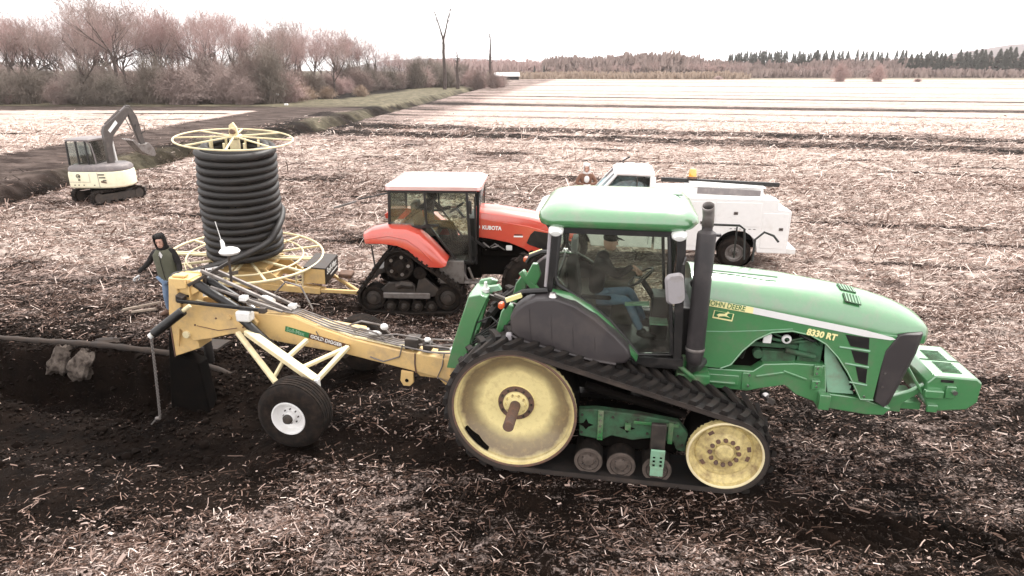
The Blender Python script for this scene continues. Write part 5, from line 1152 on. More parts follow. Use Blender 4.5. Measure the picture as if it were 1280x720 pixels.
build_each(b, 'hydraulic_hose', 'steel', pw)
b = MB(); b.bb(-1.78, -1.58, -.12, .10, 1.0, 1.16); b.bb(-1.52, -1.40, -.10, .06, .98, 1.10); build_each(b, 'valve_block', 'dark_steel', pw, bev=.012)
b = MB(); ellipsoid(b, (-1.46, -.04, 1.14), (.05, .05, .035)); ellipsoid(b, (-2.12, .02, 1.27), (.06, .045, .05)); ellipsoid(b, (-2.25, -.02, 1.18), (.10, .04, .035)); b.bb(-1.12, -1.02, -.10, -.02, .99, 1.05); b.bb(-3.58, -3.48, .0, .1, 1.46, 1.52); b.bb(-4.22, -4.12, -.2, -.1, 1.62, 1.68)
build_each(b, 'hose_fitting', 'offwhite', pw)
b = MB(); b.bb(-1.38, -1.28, -.155, .155, .60, .98); b.build('hose_clamp', 'rust', pw) if False else None
# pipe guide trough with the receiver dome
b = MB()
b.beam((-5.55, .30, 1.62), (-6.22, 2.60, 1.05), .30, .03); b.beam((-5.40, .34, 1.65), (-6.08, 2.64, 1.08), .03, .06); b.beam((-5.70, .26, 1.65), (-6.38, 2.56, 1.08), .03, .06)
build_each(b, 'guide_trough', 'dark_steel', pw, bev=.006)
b = MB()
for k in range(5): b.cyl((-5.68 - k * .12, .46 + k * .40, 1.72 - k * .10), (-5.52 - k * .12, .50 + k * .40, 1.74 - k * .10), .03, 8)
build_each(b, 'guide_roller', 'chrome', pw)
MB().cyl((-4.50, .1, 1.80), (-4.48, .1, 2.24), .02, 10).build('receiver_mast', 'dark_steel', pw)
dm = MB().lathe([(0, .065), (.07, .057), (.125, .032), (.148, 0), (.13, -.035), (.06, -.045), (0, -.045)], (-4.46, .1, 2.27), 'z', 28).build('receiver_dome', 'white', pw, sharp=60)
MB().tube([(-4.66, .26, 2.20), (-4.68, .28, 2.34), (-4.70, .29, 2.38)], [.035, .03, .02], 10).tube([(-4.70, .29, 2.38), (-4.76, .30, 2.66)], .005, 6).build('antenna', 'offwhite', pw)
# small step board where the worker stands
sp = MB().bb(-6.35, -5.55, .95, 1.35, .20, .24).build('rear_platform', 'dark_steel', pw)
b = MB(); b.beam((-6.35, .9, .24), (-5.5, .6, .45), .035); b.beam((-6.2, 1.4, .30), (-5.7, 1.0, .52), .03); b.beam((-6.4, 1.0, .36), (-5.9, 1.3, .5), .025); build_each(b, 'platform_bar', 'steel', pw)

# ------------------------------------------------ feed pipe from the reel into the boot
def world_of(o_loc, rz, p):
    a = R(rz); return Vector((o_loc[0] + p[0] * math.cos(a) - p[1] * math.sin(a), o_loc[1] + p[0] * math.sin(a) + p[1] * math.cos(a), o_loc[2] + p[2]))

# ================================================================== worker standing at the blade
WP = (-6.68, 12.12, 0)
wk = thing('person', 'worker in dark hood, grey-green vest and jeans beside the plow blade, gloved arm out', 'person', (WP[0], WP[1], .02), 0, rot=(R(4), R(-5), R(-4)))
J = dict(pelvis=(-.02, 0, .93), belly=(-.02, 0, 1.08), chest=(.0, .0, 1.30), neck=(.03, -.02, 1.46), neck_top=(.04, -.03, 1.52),
         sh_l=(-.18, .02, 1.40), el_l=(-.38, .02, 1.19), wr_l=(-.55, -.12, 1.06), sh_r=(.19, .02, 1.40), el_r=(.27, -.02, 1.14), wr_r=(.34, -.18, 1.00),
         hip_l=(-.10, 0, .88), kn_l=(-.22, .02, .50), an_l=(-.36, .16, .12), toe_l=(-.46, .02, .05), hip_r=(.09, 0, .88), kn_r=(.06, -.14, .48), an_r=(.02, -.02, .10), toe_r=(-.02, -.22, .05))
person_body(wk, J, 'dark_cloth', 'jeans', 'rust')
# sleeveless vest over the torso
b = MB(); rows = []
for z, rx, ry, cx in ((.86, .205, .155, -.02), (.98, .205, .155, -.02), (1.12, .20, .15, -.015), (1.26, .215, .155, 0), (1.38, .215, .15, .01), (1.46, .15, .13, .02), (1.50, .095, .095, .035)):
    rows.append([(cx + rx * math.cos(2 * PI * i / 28), ry * math.sin(2 * PI * i / 28) + (.008 * math.sin(i * 2.1 + z * 17)), z) for i in range(29)])
b.grid(rows); vs = b.build('vest', 'vest', wk, sharp=180)
MB().tube([(.02, -.158, 1.42), (.0, -.162, 1.2), (-.01, -.162, .9)], .006, 5).build('vest_zip', 'dark_cloth', vs)
MB().prism([(.0, 1.40), (.05, 1.47), (.08, 1.39), (.04, 1.33)], -.150, -.158).build('collar', 'white_cloth', wk)
head_parts(wk, (.05, -.06, 1.635), -78, 5, hood='dark_cloth')
hand(wk, (-.525, -.165, 1.015), (-.75, -.25, -.45), (0, -.5, -1), 'glove', curl=.55, side=1); hand(wk, (.345, -.19, .99), (.4, -.7, -.3), (0, 0, -1), 'glove', curl=.9)
# ================================================================== pipe reel trailer
RL = (-5.83, 13.45, 0.0)
rt = thing('pipe_reel_trailer', 'yellow reel trailer with two spoked rings standing behind the plow', 'trailer', RL, -2, rot=(R(4.2), R(4), R(-2)))
HB, HT, RB, RTp = .98, 3.48, 1.60, 1.12
def ring_pts(r, z, n=72): return [(r * math.cos(2 * PI * i / n), r * math.sin(2 * PI * i / n), z) for i in range(n)]
MB().tube(ring_pts(RTp, HT), .018, 8, closed=True).build('top_ring', 'pale_yellow', rt)
for k in range(8):
    a = 2 * PI * (k + .35) / 8; ca, sa = math.cos(a), math.sin(a)
    MB().beam((.08 * ca, .08 * sa, HT + .05), (RTp * ca, RTp * sa, HT), .030, .025).build('top_spoke', 'pale_yellow', rt)
b = MB(); b.prism([(-.10, 0), (.10, 0), (.07, .2), (.0, .30), (-.08, .24)], -.03, .03); b.bb(-.12, .12, -.12, .12, 0, .05); b.cyl((0, 0, 0), (0, 0, .2), .055, 12)
o = b.build('reel_lock', 'pale_yellow', rt, bev=.008); o.location = (0, 0, HT + .03)
MB().cyl((0, .08, HT + .12), (0, -.10, HT + .16), .05, 12).build('lock_knob', 'rust', rt)
MB().tube(ring_pts(RB, HB), .028, 8, closed=True).build('bottom_ring', 'pale_yellow', rt)
MB().tube(ring_pts(1.18, HB), .020, 8, closed=True).build('inner_ring', 'pale_yellow', rt)
for k in range(12):
    a = 2 * PI * (k + .2) / 12; ca, sa = math.cos(a), math.sin(a); tx, ty = -sa, ca
    for d in (-.05, .05) if k % 3 == 0 else (0,):
        MB().beam((.2 * ca + tx * d, .2 * sa + ty * d, HB - .03), (RB * ca + tx * d, RB * sa + ty * d, HB - .01), .045, .04).build('bottom_spoke', 'pale_yellow', rt)
MB().cyl((0, 0, .6), (0, 0, HT), .10, 20).build('reel_post', 'pale_yellow', rt)
for k in range(8):
    a = 2 * PI * k / 8; MB().cyl((.48 * math.cos(a), .48 * math.sin(a), HB), (.48 * math.cos(a), .48 * math.sin(a), HT), .025, 8).build('drum_bar', 'pale_yellow', rt)
# chassis
b = MB(); b.bb(-1.0, 1.75, -.52, -.42, .42, .56); b.bb(-1.0, 1.75, .42, .52, .42, .56); b.bb(-.9, -.8, -.42, .42, .42, .56); b.bb(.5, .62, -.42, .42, .42, .56)
b.prism([(-.75, .56), (-.45, .90), (.60, .90), (1.05, .56)], -.50, -.46); b.prism([(-.75, .56), (-.45, .90), (.60, .90), (1.05, .56)],   .46, .50)
b.bb(-.5, .6, -.5, .5, .80, .90); b.beam((1.75, -.46, .49), (2.72, -.36, .47), .07, .08); b.beam((1.70, .46, .49), (2.70, -.50, .47), .06, .07); b.beam((.62, 0, .5), (1.8, -.3, .48), .05)
build_each(b, 'frame_rail', 'yellow', rt, bev=.01)
b = MB()
for x in (1.32, 1.46):
    b.beam((x - .1, -.46, .52), (x - .06, -.50, 1.0), .03)
for k in range(4): b.beam((1.22, -.46, .58 + .1 * k), (1.38, -.46, .64 + .1 * k), .018)
build_each(b, 'ladder_bar', 'pale_yellow', rt)
# drive box with dark lid and pale lettering
bx = MB().box((1.62, -.02, .80), (.46, .86, .34)).build('tool_box', 'yellow', rt, bev=.01)
MB().box((1.625, -.02, .985), (.48, .88, .03)).build('lid', 'rust' if False else 'dark_steel', bx, bev=.006)
MB().box((1.86, -.02, .80), (.02, .87, .345)).build('end_panel', 'black', bx)
text('lettering', "Soil-Max", .19, 'letters', bx, (1.874, -.38, .83), (PI / 2, 0, PI / 2), bold=.006)
MB().box((1.872, .10, .745), (.004, .5, .025)).build('decal_stripe', 'letters', bx)
MB().bb(1.95, 2.25, .1, .4, .56, .66).build('pump', 'rust', rt, bev=.03)
for s_ in (-1, 1):
    wheel(rt, (-.72, s_ * .72, .42), s_, .42, .28, .20, 'rubber_mud', 'offwhite', 'dark_steel', dish=.03, nb=6)
MB().cyl((-.72, -.65, .42), (-.72, .65, .42), .05, 12).build('axle', 'dark_steel', rt)
b = MB(); b.tube([(-1.35, -.95, .98), (-.6, -1.15, .98), (-.2, -1.2, .98), (.1, -1.1, .98)], .02, 8)
for k in range(6): b.tube([(-1.45 + .15 * k, -.55 - .05 * k, .97), (-1.25 + .18 * k, -1.05 - .04 * k, .985)], .016, 6)
build_each(b, 'guard_bar', 'pale_yellow', rt)

# black corrugated pipe: wound coil, then the run to the plow, one thing
pc = thing('drain_pipe', 'black corrugated pipe wound on the tall reel and fed down to the plow blade', 'pipe', RL, -2, rot=(R(4.2), R(4), R(-2)))
def corr_tube(pts, r, step, amp, name, parent, mt='pipe', seg=14, sub=1):
    """tube with real corrugation rings every `step`"""
    P = np.array([tuple(p) for p in pts]); d = np.r_[0, np.cumsum(np.linalg.norm(np.diff(P, axis=0), axis=1))]
    n = max(4, int(d[-1] / step * 2)); s = np.linspace(0, d[-1], n)
    Q = np.stack([np.interp(s, d, P[:, i]) for i in range(3)], 1)
    return MB().tube([Vector(q) for q in Q], [r + (amp if i % 2 else -amp) for i in range(n)], seg).build(name, mt, parent, sharp=70)
CR, PR = .715, .080
nt = 15; z0, z1 = HB + .07, HT - .16
rnd = random.Random(4)
wob = [rnd.uniform(-1, 1) for _ in range(40)]
for k in range(nt):       # one winding per piece: each turn can be told apart
    pts = []
    for i in range(49):
        a = 2 * PI * i / 48; t = k + i / 48
        z = z0 + (z1 - z0) * (t / nt) + .018 * math.sin(a + k) * (1 - abs(math.sin(a / 2))) + .010 * math.sin(a * 2 + k * 1.7)
        w0, w1 = wob[k], wob[k + 1]; u = i / 48; rr = CR + .016 * (w0 * (1 - u) + w1 * u) + .006 * math.sin(3 * a + k)
        if k >= nt - 1: rr += -.02 * u
        pts.append((rr * math.cos(a + 1.9), rr * math.sin(a + 1.9), z))
    corr_tube(pts, PR, .055, .003, 'pipe_turn', pc, seg=12)
# loose inner layer seen through the spokes
for k in range(5):
    pts = [((.58 + .02 * math.sin(k)) * math.cos(a), (.58) * math.sin(a), HT - .16 - .12 * k + .03 * math.sin(a)) for a in [2 * PI * i / 40 for i in range(41)]]
    corr_tube(pts, PR, .08, .003, 'inner_turn', pc, seg=8)
inv = (Matrix.Translation(RL) @ Euler((R(4.2), R(4), R(-2))).to_matrix().to_4x4()).inverted()
def tl(p): return inv @ world_of(TO, TH, p)
a0 = R(28)
WPT = [(-5.30, 14.00, 2.02), (-5.02, 13.74, 1.94), (-4.90, 13.37, 1.82), (-4.90, 13.0, 1.64), (-5.02, 12.72, 1.42), (-5.40, 12.25, 1.26), (-5.72, 11.72, 1.22), (-5.93, 11.15, 1.26), (-5.86, 10.60, 1.38), (-5.45, 10.05, 1.46), (-5.05, 9.65, 1.30), (-4.92, 9.48, .8), (-4.90, 9.45, .3)]
ctl = [inv @ Vector(q) for q in WPT]
def catmull(c, k=8):
    out = []
    for i in range(len(c) - 1):
        p0, p1, p2, p3 = c[max(i - 1, 0)], c[i], c[i + 1], c[min(i + 2, len(c) - 1)]
        for j in range(k):
            t = j / k; out.append(.5 * ((2 * p1) + (p2 - p0) * t + (2 * p0 - 5 * p1 + 4 * p2 - p3) * t * t + (3 * p1 - p0 - 3 * p2 + p3) * t ** 3))
    return out + [c[-1]]
corr_tube(catmull([Vector(c) for c in ctl], 10), .070, .055, .0035, 'feed_run', pc)
# ================================================================== red tractor on half tracks
RO = (-2.034, 13.42, 0.0); RH = -3
rd = thing('half_track_tractor', 'red tractor with triangular rear tracks and wheeled front, behind the plow', 'tractor', RO, RH)
def hull_path(circles, step):
    pts = [(cx + r * math.cos(2 * PI * i / 90), cz + r * math.sin(2 * PI * i / 90)) for cx, cz, r in circles for i in range(90)]
    pts = sorted(set(pts))
    def half(ps):
        h = []
        for q in ps:
            while len(h) > 1 and (h[-1][0] - h[-2][0]) * (q[1] - h[-2][1]) - (h[-1][1] - h[-2][1]) * (q[0] - h[-2][0]) <= 0: h.pop()
            h.append(q)
        return h
    H = half(pts)[:-1] + half(pts[::-1])[:-1]; H.append(H[0])
    P = np.array(H); d = np.r_[0, np.cumsum(np.hypot(*np.diff(P, axis=0).T))]
    m_ = int(round(d[-1] / step)); s = np.arange(m_) * d[-1] / m_
    X = np.interp(s, d, P[:, 0]); Z = np.interp(s, d, P[:, 1])
    Tx = np.roll(X, -1) - np.roll(X, 1); Tz = np.roll(Z, -1) - np.roll(Z, 1); q = np.hypot(Tx, Tz)
    return X, Z, Tx / q, Tz / q
tri = [(-.19, 1.04, .33), (-.76, .34, .29), (.78, .36, .30), (.1, .17, .155)]
hp, hl = hull_path(tri, .05), hull_path(tri, .12)
rl_ = MB().box((0, 0, .02), (.045, .46, .04)).mesh('track_lug', 'rubber_mud', 30)
for s_ in (-1, 1):
    me = belt_mesh(hp, s_ * 1.15, s_ * .69, .045, 'track_belt', 'rubber_mud'); tb = linked(me, 'track_belt', rd)
    X, Z, Tx, Tz = hl
    for i in range(len(X)):
        nx, nz = Tz[i], -Tx[i]
        linked(rl_, 'track_lug', tb, Matrix(((Tx[i], 0, nx, X[i] + nx * .02), (0, 1, 0, s_ * .92), (Tz[i], 0, nz, Z[i] + nz * .02), (0, 0, 0, 1))))
    L2 = lambda prof: [(r, s_ * a) for r, a in prof]
    # sprocket with cleaned-out openings
    sp = MB(off=(-.19, s_ * 1.10, 1.04)).lathe(L2([(.30, -.35), (.30, 0), (.27, .01), (.25, -.02), (.12, -.03), (.10, .02), (0, .03)]), (-.19, s_ * 1.10, 1.04), 'y', 32).build('sprocket', 'rubber_mud', rd, sharp=30, loc=(-.19, s_ * 1.10, 1.04))
    for k in range(10):
        a = 2 * PI * k / 10; MB().cyl((.19 * math.cos(a), s_ * -.03, .19 * math.sin(a)), (.19 * math.cos(a), s_ * -.005, .19 * math.sin(a)), .035, 10).build('sprocket_hole', 'mudblack' if k % 2 else 'chrome', sp)
    for x, z, r in ((-.76, .34, .25), (.78, .36, .26)):
        iw = MB(off=(x, s_ * 1.08, z)).lathe(L2([(r, -.3), (r, 0), (r * .95, .012), (r * .72, .01), (r * .66, -.04), (r * .3, -.03), (r * .26, .02), (0, .03)]), (x, s_ * 1.08, z), 'y', 32).build('idler_wheel', 'rubber_mud', rd, sharp=30, loc=(x, s_ * 1.08, z))
        MB().lathe(L2([(r * .60, -.035), (r * .34, -.02), (r * .3, .03), (0, .035)]), (0, 0, 0), 'y', 20).build('idler_cap', 'dark_steel', iw)
    for x in (-.43, -.14, .14, .43):
        iw = MB(off=(x, s_ * 1.06, .16)).lathe(L2([(.125, -.3), (.125, 0), (.115, .01), (.08, .01), (.07, -.02), (.04, -.01), (.03, .02), (0, .02)]), (x, s_ * 1.06, .16), 'y', 24).build('track_roller', 'rubber_mud', rd, sharp=30, loc=(x, s_ * 1.06, .16))
        MB().lathe(L2([(.07, -.01), (.04, 0), (.03, .03), (0, .035)]), (0, 0, 0), 'y', 16).build('roller_cap', 'dark_steel', iw)
    MB().lathe(L2([(.13, -.2), (.13, 0), (.10, .01), (.05, .0), (0, .02)]), (.22, s_ * 1.06, .93 - .05), 'y', 24).build('carrier_roller', 'rubber_mud', rd)
    b = MB(); b.prism([(-.62, .50), (-.45, .66), (-.05, .72), (.1, .62), (.12, .5), (.2, .78), (.30, .80), (.62, .52), (.5, .38), (.3, .34), (-.1, .32), (-.6, .38)], s_ * .95, s_ * 1.05); b.build('track_frame', 'dark_steel', rd, bev=.02)
    b = MB(); b.bb(-.55, .42, s_ * 1.05, s_ * 1.10, .34, .47); b.build('frame_beam', 'steel', rd, bev=.02)
    MB().tube([(-.25, s_ * 1.05, .60), (-.15, s_ * 1.09, .66), (.05, s_ * 1.05, .62)], .07, 10).build('frame_boss', 'dark_steel', rd)
    MB().prism([(-.45, .72), (-.12, 1.2), (.3, .9), (.66, .42), (.2, .3), (-.5, .4)], s_ * .74, s_ * .9).build('track_core', 'mudblack', rd)
# body
b = MB(); b.bb(-.6, 1.4, -.32, .32, .55, 1.35); b.bb(1.3, 3.3, -.26, .26, .62, 1.1); b.cyl((-.19, -1.0, 1.04), (-.19, 1.0, 1.04), .12, 16); b.cyl((2.52, -.8, .62), (2.52, .8, .62), .08, 12)
build_each(b, 'drive_train', 'mudblack', rd, bev=.03)
def rhr(x, hw, zs, zt):
    ys = [-hw, -hw, -hw * .93, -hw * .72, -hw * .35, 0]; zz = [zs - .02, zs, zs + (zt - zs) * .55, zs + (zt - zs) * .85, zs + (zt - zs) * .97, zt]
    return [(x, y, z) for y, z in zip(ys + [-q for q in ys[:-1][::-1]], zz + zz[:-1][::-1])]
b = MB(); b.loft([rhr(1.30, .42, 1.90, 2.10), rhr(1.8, .42, 1.84, 2.06), rhr(2.4, .41, 1.74, 1.97), rhr(2.9, .39, 1.62, 1.86), rhr(3.25, .35, 1.50, 1.74), rhr(3.42, .28, 1.42, 1.62)])
b.build('bonnet_top', 'red', rd, bev=.006)
for s_ in (-1, 1):
    MB().prism([(1.28, 1.90), (1.28, 1.50), (1.6, 1.46), (2.0, 1.38), (2.3, 1.26), (2.45, 1.16), (2.9, 1.02), (3.35, .95), (3.42, 1.42), (2.9, 1.60), (2.4, 1.73), (1.8, 1.83)], s_ * .40, s_ * .425).build('bonnet_side', 'red', rd, bev=.008)
    MB().prism([(2.44, 1.56), (2.52, 1.64), (2.9, 1.58), (3.30, 1.42), (3.28, 1.1), (2.9, 1.18), (2.42, 1.34), (2.36, 1.38)], s_ * .424, s_ * .431).build('side_grille', 'black', rd)
text('lettering', "KUBOTA", .11, 'letters', rd, (1.44, -.428, 1.665), (PI / 2, R(3), 0), bold=.004, sx=.9)
MB().box((1.375, -.428, 1.71), (.045, .004, .055)).build('emblem', 'letters', rd)
MB().box((2.19, -.428, 1.515), (.19, .004, .03)).build('model_badge', 'letters', rd)
MB().box((2.19, -.429, 1.55), (.17, .004, .022)).build('model_badge', 'black', rd)
MB().box((1.335, -.43, 1.53), (.05, .02, .13)).build('indicator', 'amber', rd)
MB().bb(3.30, 3.44, -.30, .30, .95, 1.55).build('front_grille', 'black', rd, bev=.02)
b = MB(); b.bb(1.42, 2.4, -.30, .30, 1.05, 1.5); b.cyl((1.5, -.36, 1.25), (1.75, -.36, 1.22), .04, 10); b.build('engine_block', 'mudblack', rd, bev=.03)
MB().bb(1.93, 2.06, -.40, -.34, 1.20, 1.31).build('filter_housing', 'offwhite', rd, bev=.02)
build_each(MB().tube([(1.45, -.36, 1.36), (1.6, -.38, 1.24), (1.78, -.36, 1.3)], .018, 6).tube([(1.5, -.35, 1.2), (1.7, -.37, 1.34), (1.9, -.34, 1.2)], .014, 6), 'hose', 'steel', rd)
# cab
b = MB(); b.loft([srr(-.42, 1.42, -.80, .80, .10, 2.50), srr(-.45, 1.46, -.84, .84, .12, 2.54)])
b.build('roof_trim', 'red', rd)
b = MB(); b.loft([srr(-.46, 1.47, -.85, .85, .12, 2.535), srr(-.46, 1.47, -.85, .85, .14, 2.60), srr(-.38, 1.38, -.76, .76, .16, 2.66), srr(-.15, 1.15, -.5, .5, .2, 2.69)]); b.build('cab_roof', 'pale_red', rd, sharp=50)
for s_ in (-1, 1):
    y = s_ * .80
    b = MB(); b.beam((-.40, y, 1.74), (-.36, y, 2.52), .05, .07); b.beam((.36, y, 1.80), (.34, y, 2.52), .04, .055); b.beam((1.18, y, 2.52), (1.24, y, 1.06), .05, .06)
    b.beam((-.40, y, 1.77), (.42, y, 1.79), .05); b.beam((.42, y, 1.79), (.92, y, 1.12), .04); b.beam((.92, y, 1.10), (1.26, y, 1.06), .05); b.beam((-.36, y, 2.50), (1.38, y, 2.50), .05)
    b.beam((1.40, s_ * .70, 2.5), (1.36, s_ * .55, 1.5), .05, .04); b.beam((1.22, y, 1.6), (1.5, s_ * .5, 1.3), .05); b.beam((1.34, s_ * .74, 1.0), (1.34, s_ * .74, 2.4), .035)
    build_each(b, 'cab_frame', 'black', rd, bev=.006)
    MB().prism([(-.37, 1.79), (.34, 1.81), (.33, 2.49), (-.34, 2.49)], y, y + s_ * .006).build('side_window', 'glass', rd)
    MB().prism([(.38, 1.81), (.44, 1.80), (.94, 1.12), (1.22, 1.09), (1.17, 2.49), (.36, 2.49)], y, y + s_ * .006).build('door_window', 'glass', rd)
    MB().bb(.30, .60, y + s_ * .008, y + s_ * .05, 1.80, 1.84).build('door_handle', 'black', rd)
    MB().box((1.26, s_ * .93, 2.22), (.05, .12, .26), (0, 0, .3)).build('cab_mirror', 'black', rd, bev=.02)
    # fender
    fp = [(-.88, 1.70), (-.70, 1.79), (-.42, 1.84), (.0, 1.82), (.25, 1.72), (.5, 1.50), (.72, 1.24), (.80, 1.16), (.70, 1.12), (.40, 1.13), (.20, 1.30), (.02, 1.47), (-.2, 1.56), (-.5, 1.60), (-.86, 1.60)]
    def fr2(yy, dz, k=1): return [(x * k + (1 - k) * 0, s_ * yy, z + dz) for x, z in fp]
    b = MB(); b.loft([fr2(.72, 0), fr2(.98, 0), fr2(1.08, -.03, .99), fr2(1.12, -.10, .97)]); b.build('fender', 'red', rd, sharp=45, bev=.01)
    MB().tube([(-.80, s_ * 1.115, 1.60), (-.35, s_ * 1.12, 1.67), (0, s_ * 1.12, 1.60), (.25, s_ * 1.12, 1.42), (.5, s_ * 1.12, 1.16)], .012, 6).build('fender_crease', 'red', rd)
MB().prism([(-.74, 1.8), (.74, 1.8), (.74, 2.48), (-.74, 2.48)], -.39, -.385, 'x').build('rear_window', 'glass', rd)
b = MB(); b.add([(1.34, -.58, 1.55), (1.34, .58, 1.55), (1.43, .70, 2.5), (1.43, -.70, 2.5)], [(0, 1, 2, 3)]); b.build('windscreen', 'glass', rd, solid=.006)
b = MB(); b.bb(-.4, 1.3, -.78, .78, 1.0, 1.08); b.bb(-.4, .2, -.70, .70, 1.08, 1.66); b.bb(1.15, 1.32, -.5, .5, 1.08, 1.9); build_each(b, 'cab_floor', 'black', rd, bev=.02)
b = MB(); b.bb(.05, .5, -.26, .26, 1.45, 1.60); b.box((.02, 0, 1.85), (.14, .48, .60), (0, R(-8), 0)); build_each(b, 'seat', 'cab_trim', rd, bev=.04)
sw = MB(); sw.tube([(.19 * math.cos(a), .19 * math.sin(a), 0) for a in [2 * PI * i / 20 for i in range(20)]], .014, 6, closed=True); sw.beam((0, 0, -.25), (0, 0, 0), .05); sw.beam((-.19, 0, 0), (.19, 0, 0), .02)
o = sw.build('steering_wheel', 'black', rd); o.location = (.86, 0, 2.02); o.rotation_euler = (0, R(-35), 0)
b = MB(); b.beam((1.20, -.92, .98), (1.42, -.92, .40), .04); b.beam((.95, -.80, 1.1), (1.22, -.92, .62), .04); b.bb(1.12, 1.50, -1.02, -.80, .66, .70); b.bb(1.18, 1.55, -1.02, -.80, .38, .42); b.bb(.60, 1.1, -.9, -.5, .62, 1.10)
build_each(b, 'cab_step', 'steel', rd, bev=.006)
b = MB(); b.tube([(-.40, -.80, 2.46), (-.62, -1.0, 2.44), (-.90, -1.15, 2.40)], .014, 6); ma = b.build('mirror_arm', 'black', rd)
MB().box((-1.12, -1.28, 2.32), (.46, .03, .035), (0, R(-9), R(38))).build('marker_bar', 'steel', ma)
MB().bb(-.98, -.6, -.25, .25, .62, .72).build('drawbar', 'dark_steel', rd)
b = MB(); b.beam((-.98, -.3, .5), (-.5, -.35, .9), .06); b.beam((-.98, .3, .5), (-.5, .35, .9), .06); b.beam((-1.0, -.1, 1.2), (-.9, -.2, .5), .03); build_each(b, 'lift_arm', 'dark_steel', rd)
# front wheels with lugged tyres
for s_ in (-1, 1):
    w = wheel(rd, (2.52, s_ * .98, .62), s_, .60, .38, .33, 'rubber_mud', 'red', 'dark_steel', dish=.08, grooves=1)
    lg = MB()
    lg.box((0, 0, .02), (.07, .22, .055), (0, 0, R(32))); lm = lg.mesh('tyre_lug', 'rubber_mud', 30)
    for k in range(18):
        for h in (0, 1):
            a = 2 * PI * (k + .5 * h) / 18
            Mx = Matrix.Rotation(-a, 4, 'Y') @ Matrix.Translation((0, -s_ * (.10 if h else .28), .605)) @ Matrix.Rotation(R(0), 4, 'Z') @ (Matrix.Scale(-1, 4, (1, 0, 0)) if h else Matrix.Identity(4))
            linked(lm, 'tyre_lug', w, Mx)
rv = thing('person', 'driver in dark clothes seated inside the red tractor cab', 'person', RO, RH)
J = dict(pelvis=(.28, 0, 1.66), belly=(.26, 0, 1.82), chest=(.27, 0, 2.03), neck=(.30, 0, 2.18), neck_top=(.31, 0, 2.24), sh_l=(.29, .20, 2.12), el_l=(.50, .28, 1.92), wr_l=(.72, .16, 2.0),
         sh_r=(.25, -.20, 2.12), el_r=(.02, -.34, 1.98), wr_r=(-.15, -.40, 1.84), hip_l=(.36, .11, 1.64), kn_l=(.72, .15, 1.66), an_l=(.86, .15, 1.22), toe_l=(1.02, .15, 1.14), hip_r=(.36, -.11, 1.64), kn_r=(.72, -.15, 1.66), an_r=(.84, -.16, 1.22), toe_r=(1.0, -.16, 1.14))
person_body(rv, J, 'dark_cloth', 'dark_cloth', 'black', .92); head_parts(rv, (.33, 0, 2.34), 150, 5, hood='dark_cloth', s=.95)
hand(rv, (.73, .15, 2.0), (.8, -.2, .1), (0, 0, -1), 'skin', curl=.9, side=-1); hand(rv, (-.16, -.40, 1.83), (-.7, -.2, -.5), (0, -.3, -1), 'skin', curl=.6)

# ================================================================== white service truck
WT = (5.59, 16.09, .12); WH = 172
tk = thing('service_truck', 'white pickup truck with tool-box service bed parked behind the green tractor', 'truck', WT, WH)
# service bed: boxes down each side with a wheel arch, floor between
def arc_pts(cx, cz, r, a0, a1, n=14): return [(cx + r * math.cos(R(a0 + (a1 - a0) * i / n)), cz + r * math.sin(R(a0 + (a1 - a0) * i / n))) for i in range(n + 1)]
bed = [(-1.20, .44), (-1.20, 1.46), (-1.16, 1.50), (-.90, 1.51), (-.88, 1.72), (-.85, 1.75), (1.95, 1.75), (1.95, .44)] + [(.52, .44)] + arc_pts(0, .48, .50, 0, 180) + [(-.52, .44)]
for s_ in (-1, 1):
    bd = MB().prism(bed, s_ * .62, s_ * 1.0).build('side_box', 'white', tk, bev=.012)
    for x0, x1, z0_, z1_ in ((.58, 1.18, .56, 1.66), (1.24, 1.90, .56, 1.66), (-.50, .54, 1.08, 1.66), (-1.14, -.56, .56, 1.42)):
        MB().prism([(x0, z0_), (x1, z0_), (x1, z1_), (x0, z1_)], s_ * 1.0, s_ * 1.010).build('box_door', 'white', bd, bev=.006)
    for x, z in ((.08, 1.40), (-1.0, 1.04), (.84, 1.15)):
        h_ = MB().box((x, s_ * 1.014, z), (.10, .012, .075)).build('door_latch', 'steel', bd, bev=.004)
        MB().box((x, s_ * 1.022, z), (.07, .006, .03)).build('latch_pull', 'dark_steel', h_)
    for k in range(6): MB().box((.16 - .11 * k, s_ * 1.006, 1.02), (.05, .01, .012)).build('drip_slot', 'dark_steel', bd)
    MB().lathe([(.50, 0), (.50, .22)], (0, s_ * .78 - .11, .48), 'y', 40).build('arch_liner', 'mudblack', bd)
b = MB(); b.bb(-1.15, 1.92, -.62, .62, .90, .98); b.bb(-1.19, -1.14, -.62, .62, .98, 1.46); b.bb(1.88, 1.94, -.62, .62, .98, 1.75); build_each(b, 'bed_floor', 'white', tk, bev=.008)
MB().bb(-1.42, -1.20, -.96, .96, .42, .56).build('rear_bumper', 'offwhite', tk, bev=.02)
b = MB(); b.bb(-1.215, -1.20, .78, .92, .70, .95); b.bb(-1.215, -1.20, -.92, -.78, .70, .95); build_each(b, 'tail_lamp', 'red', tk)
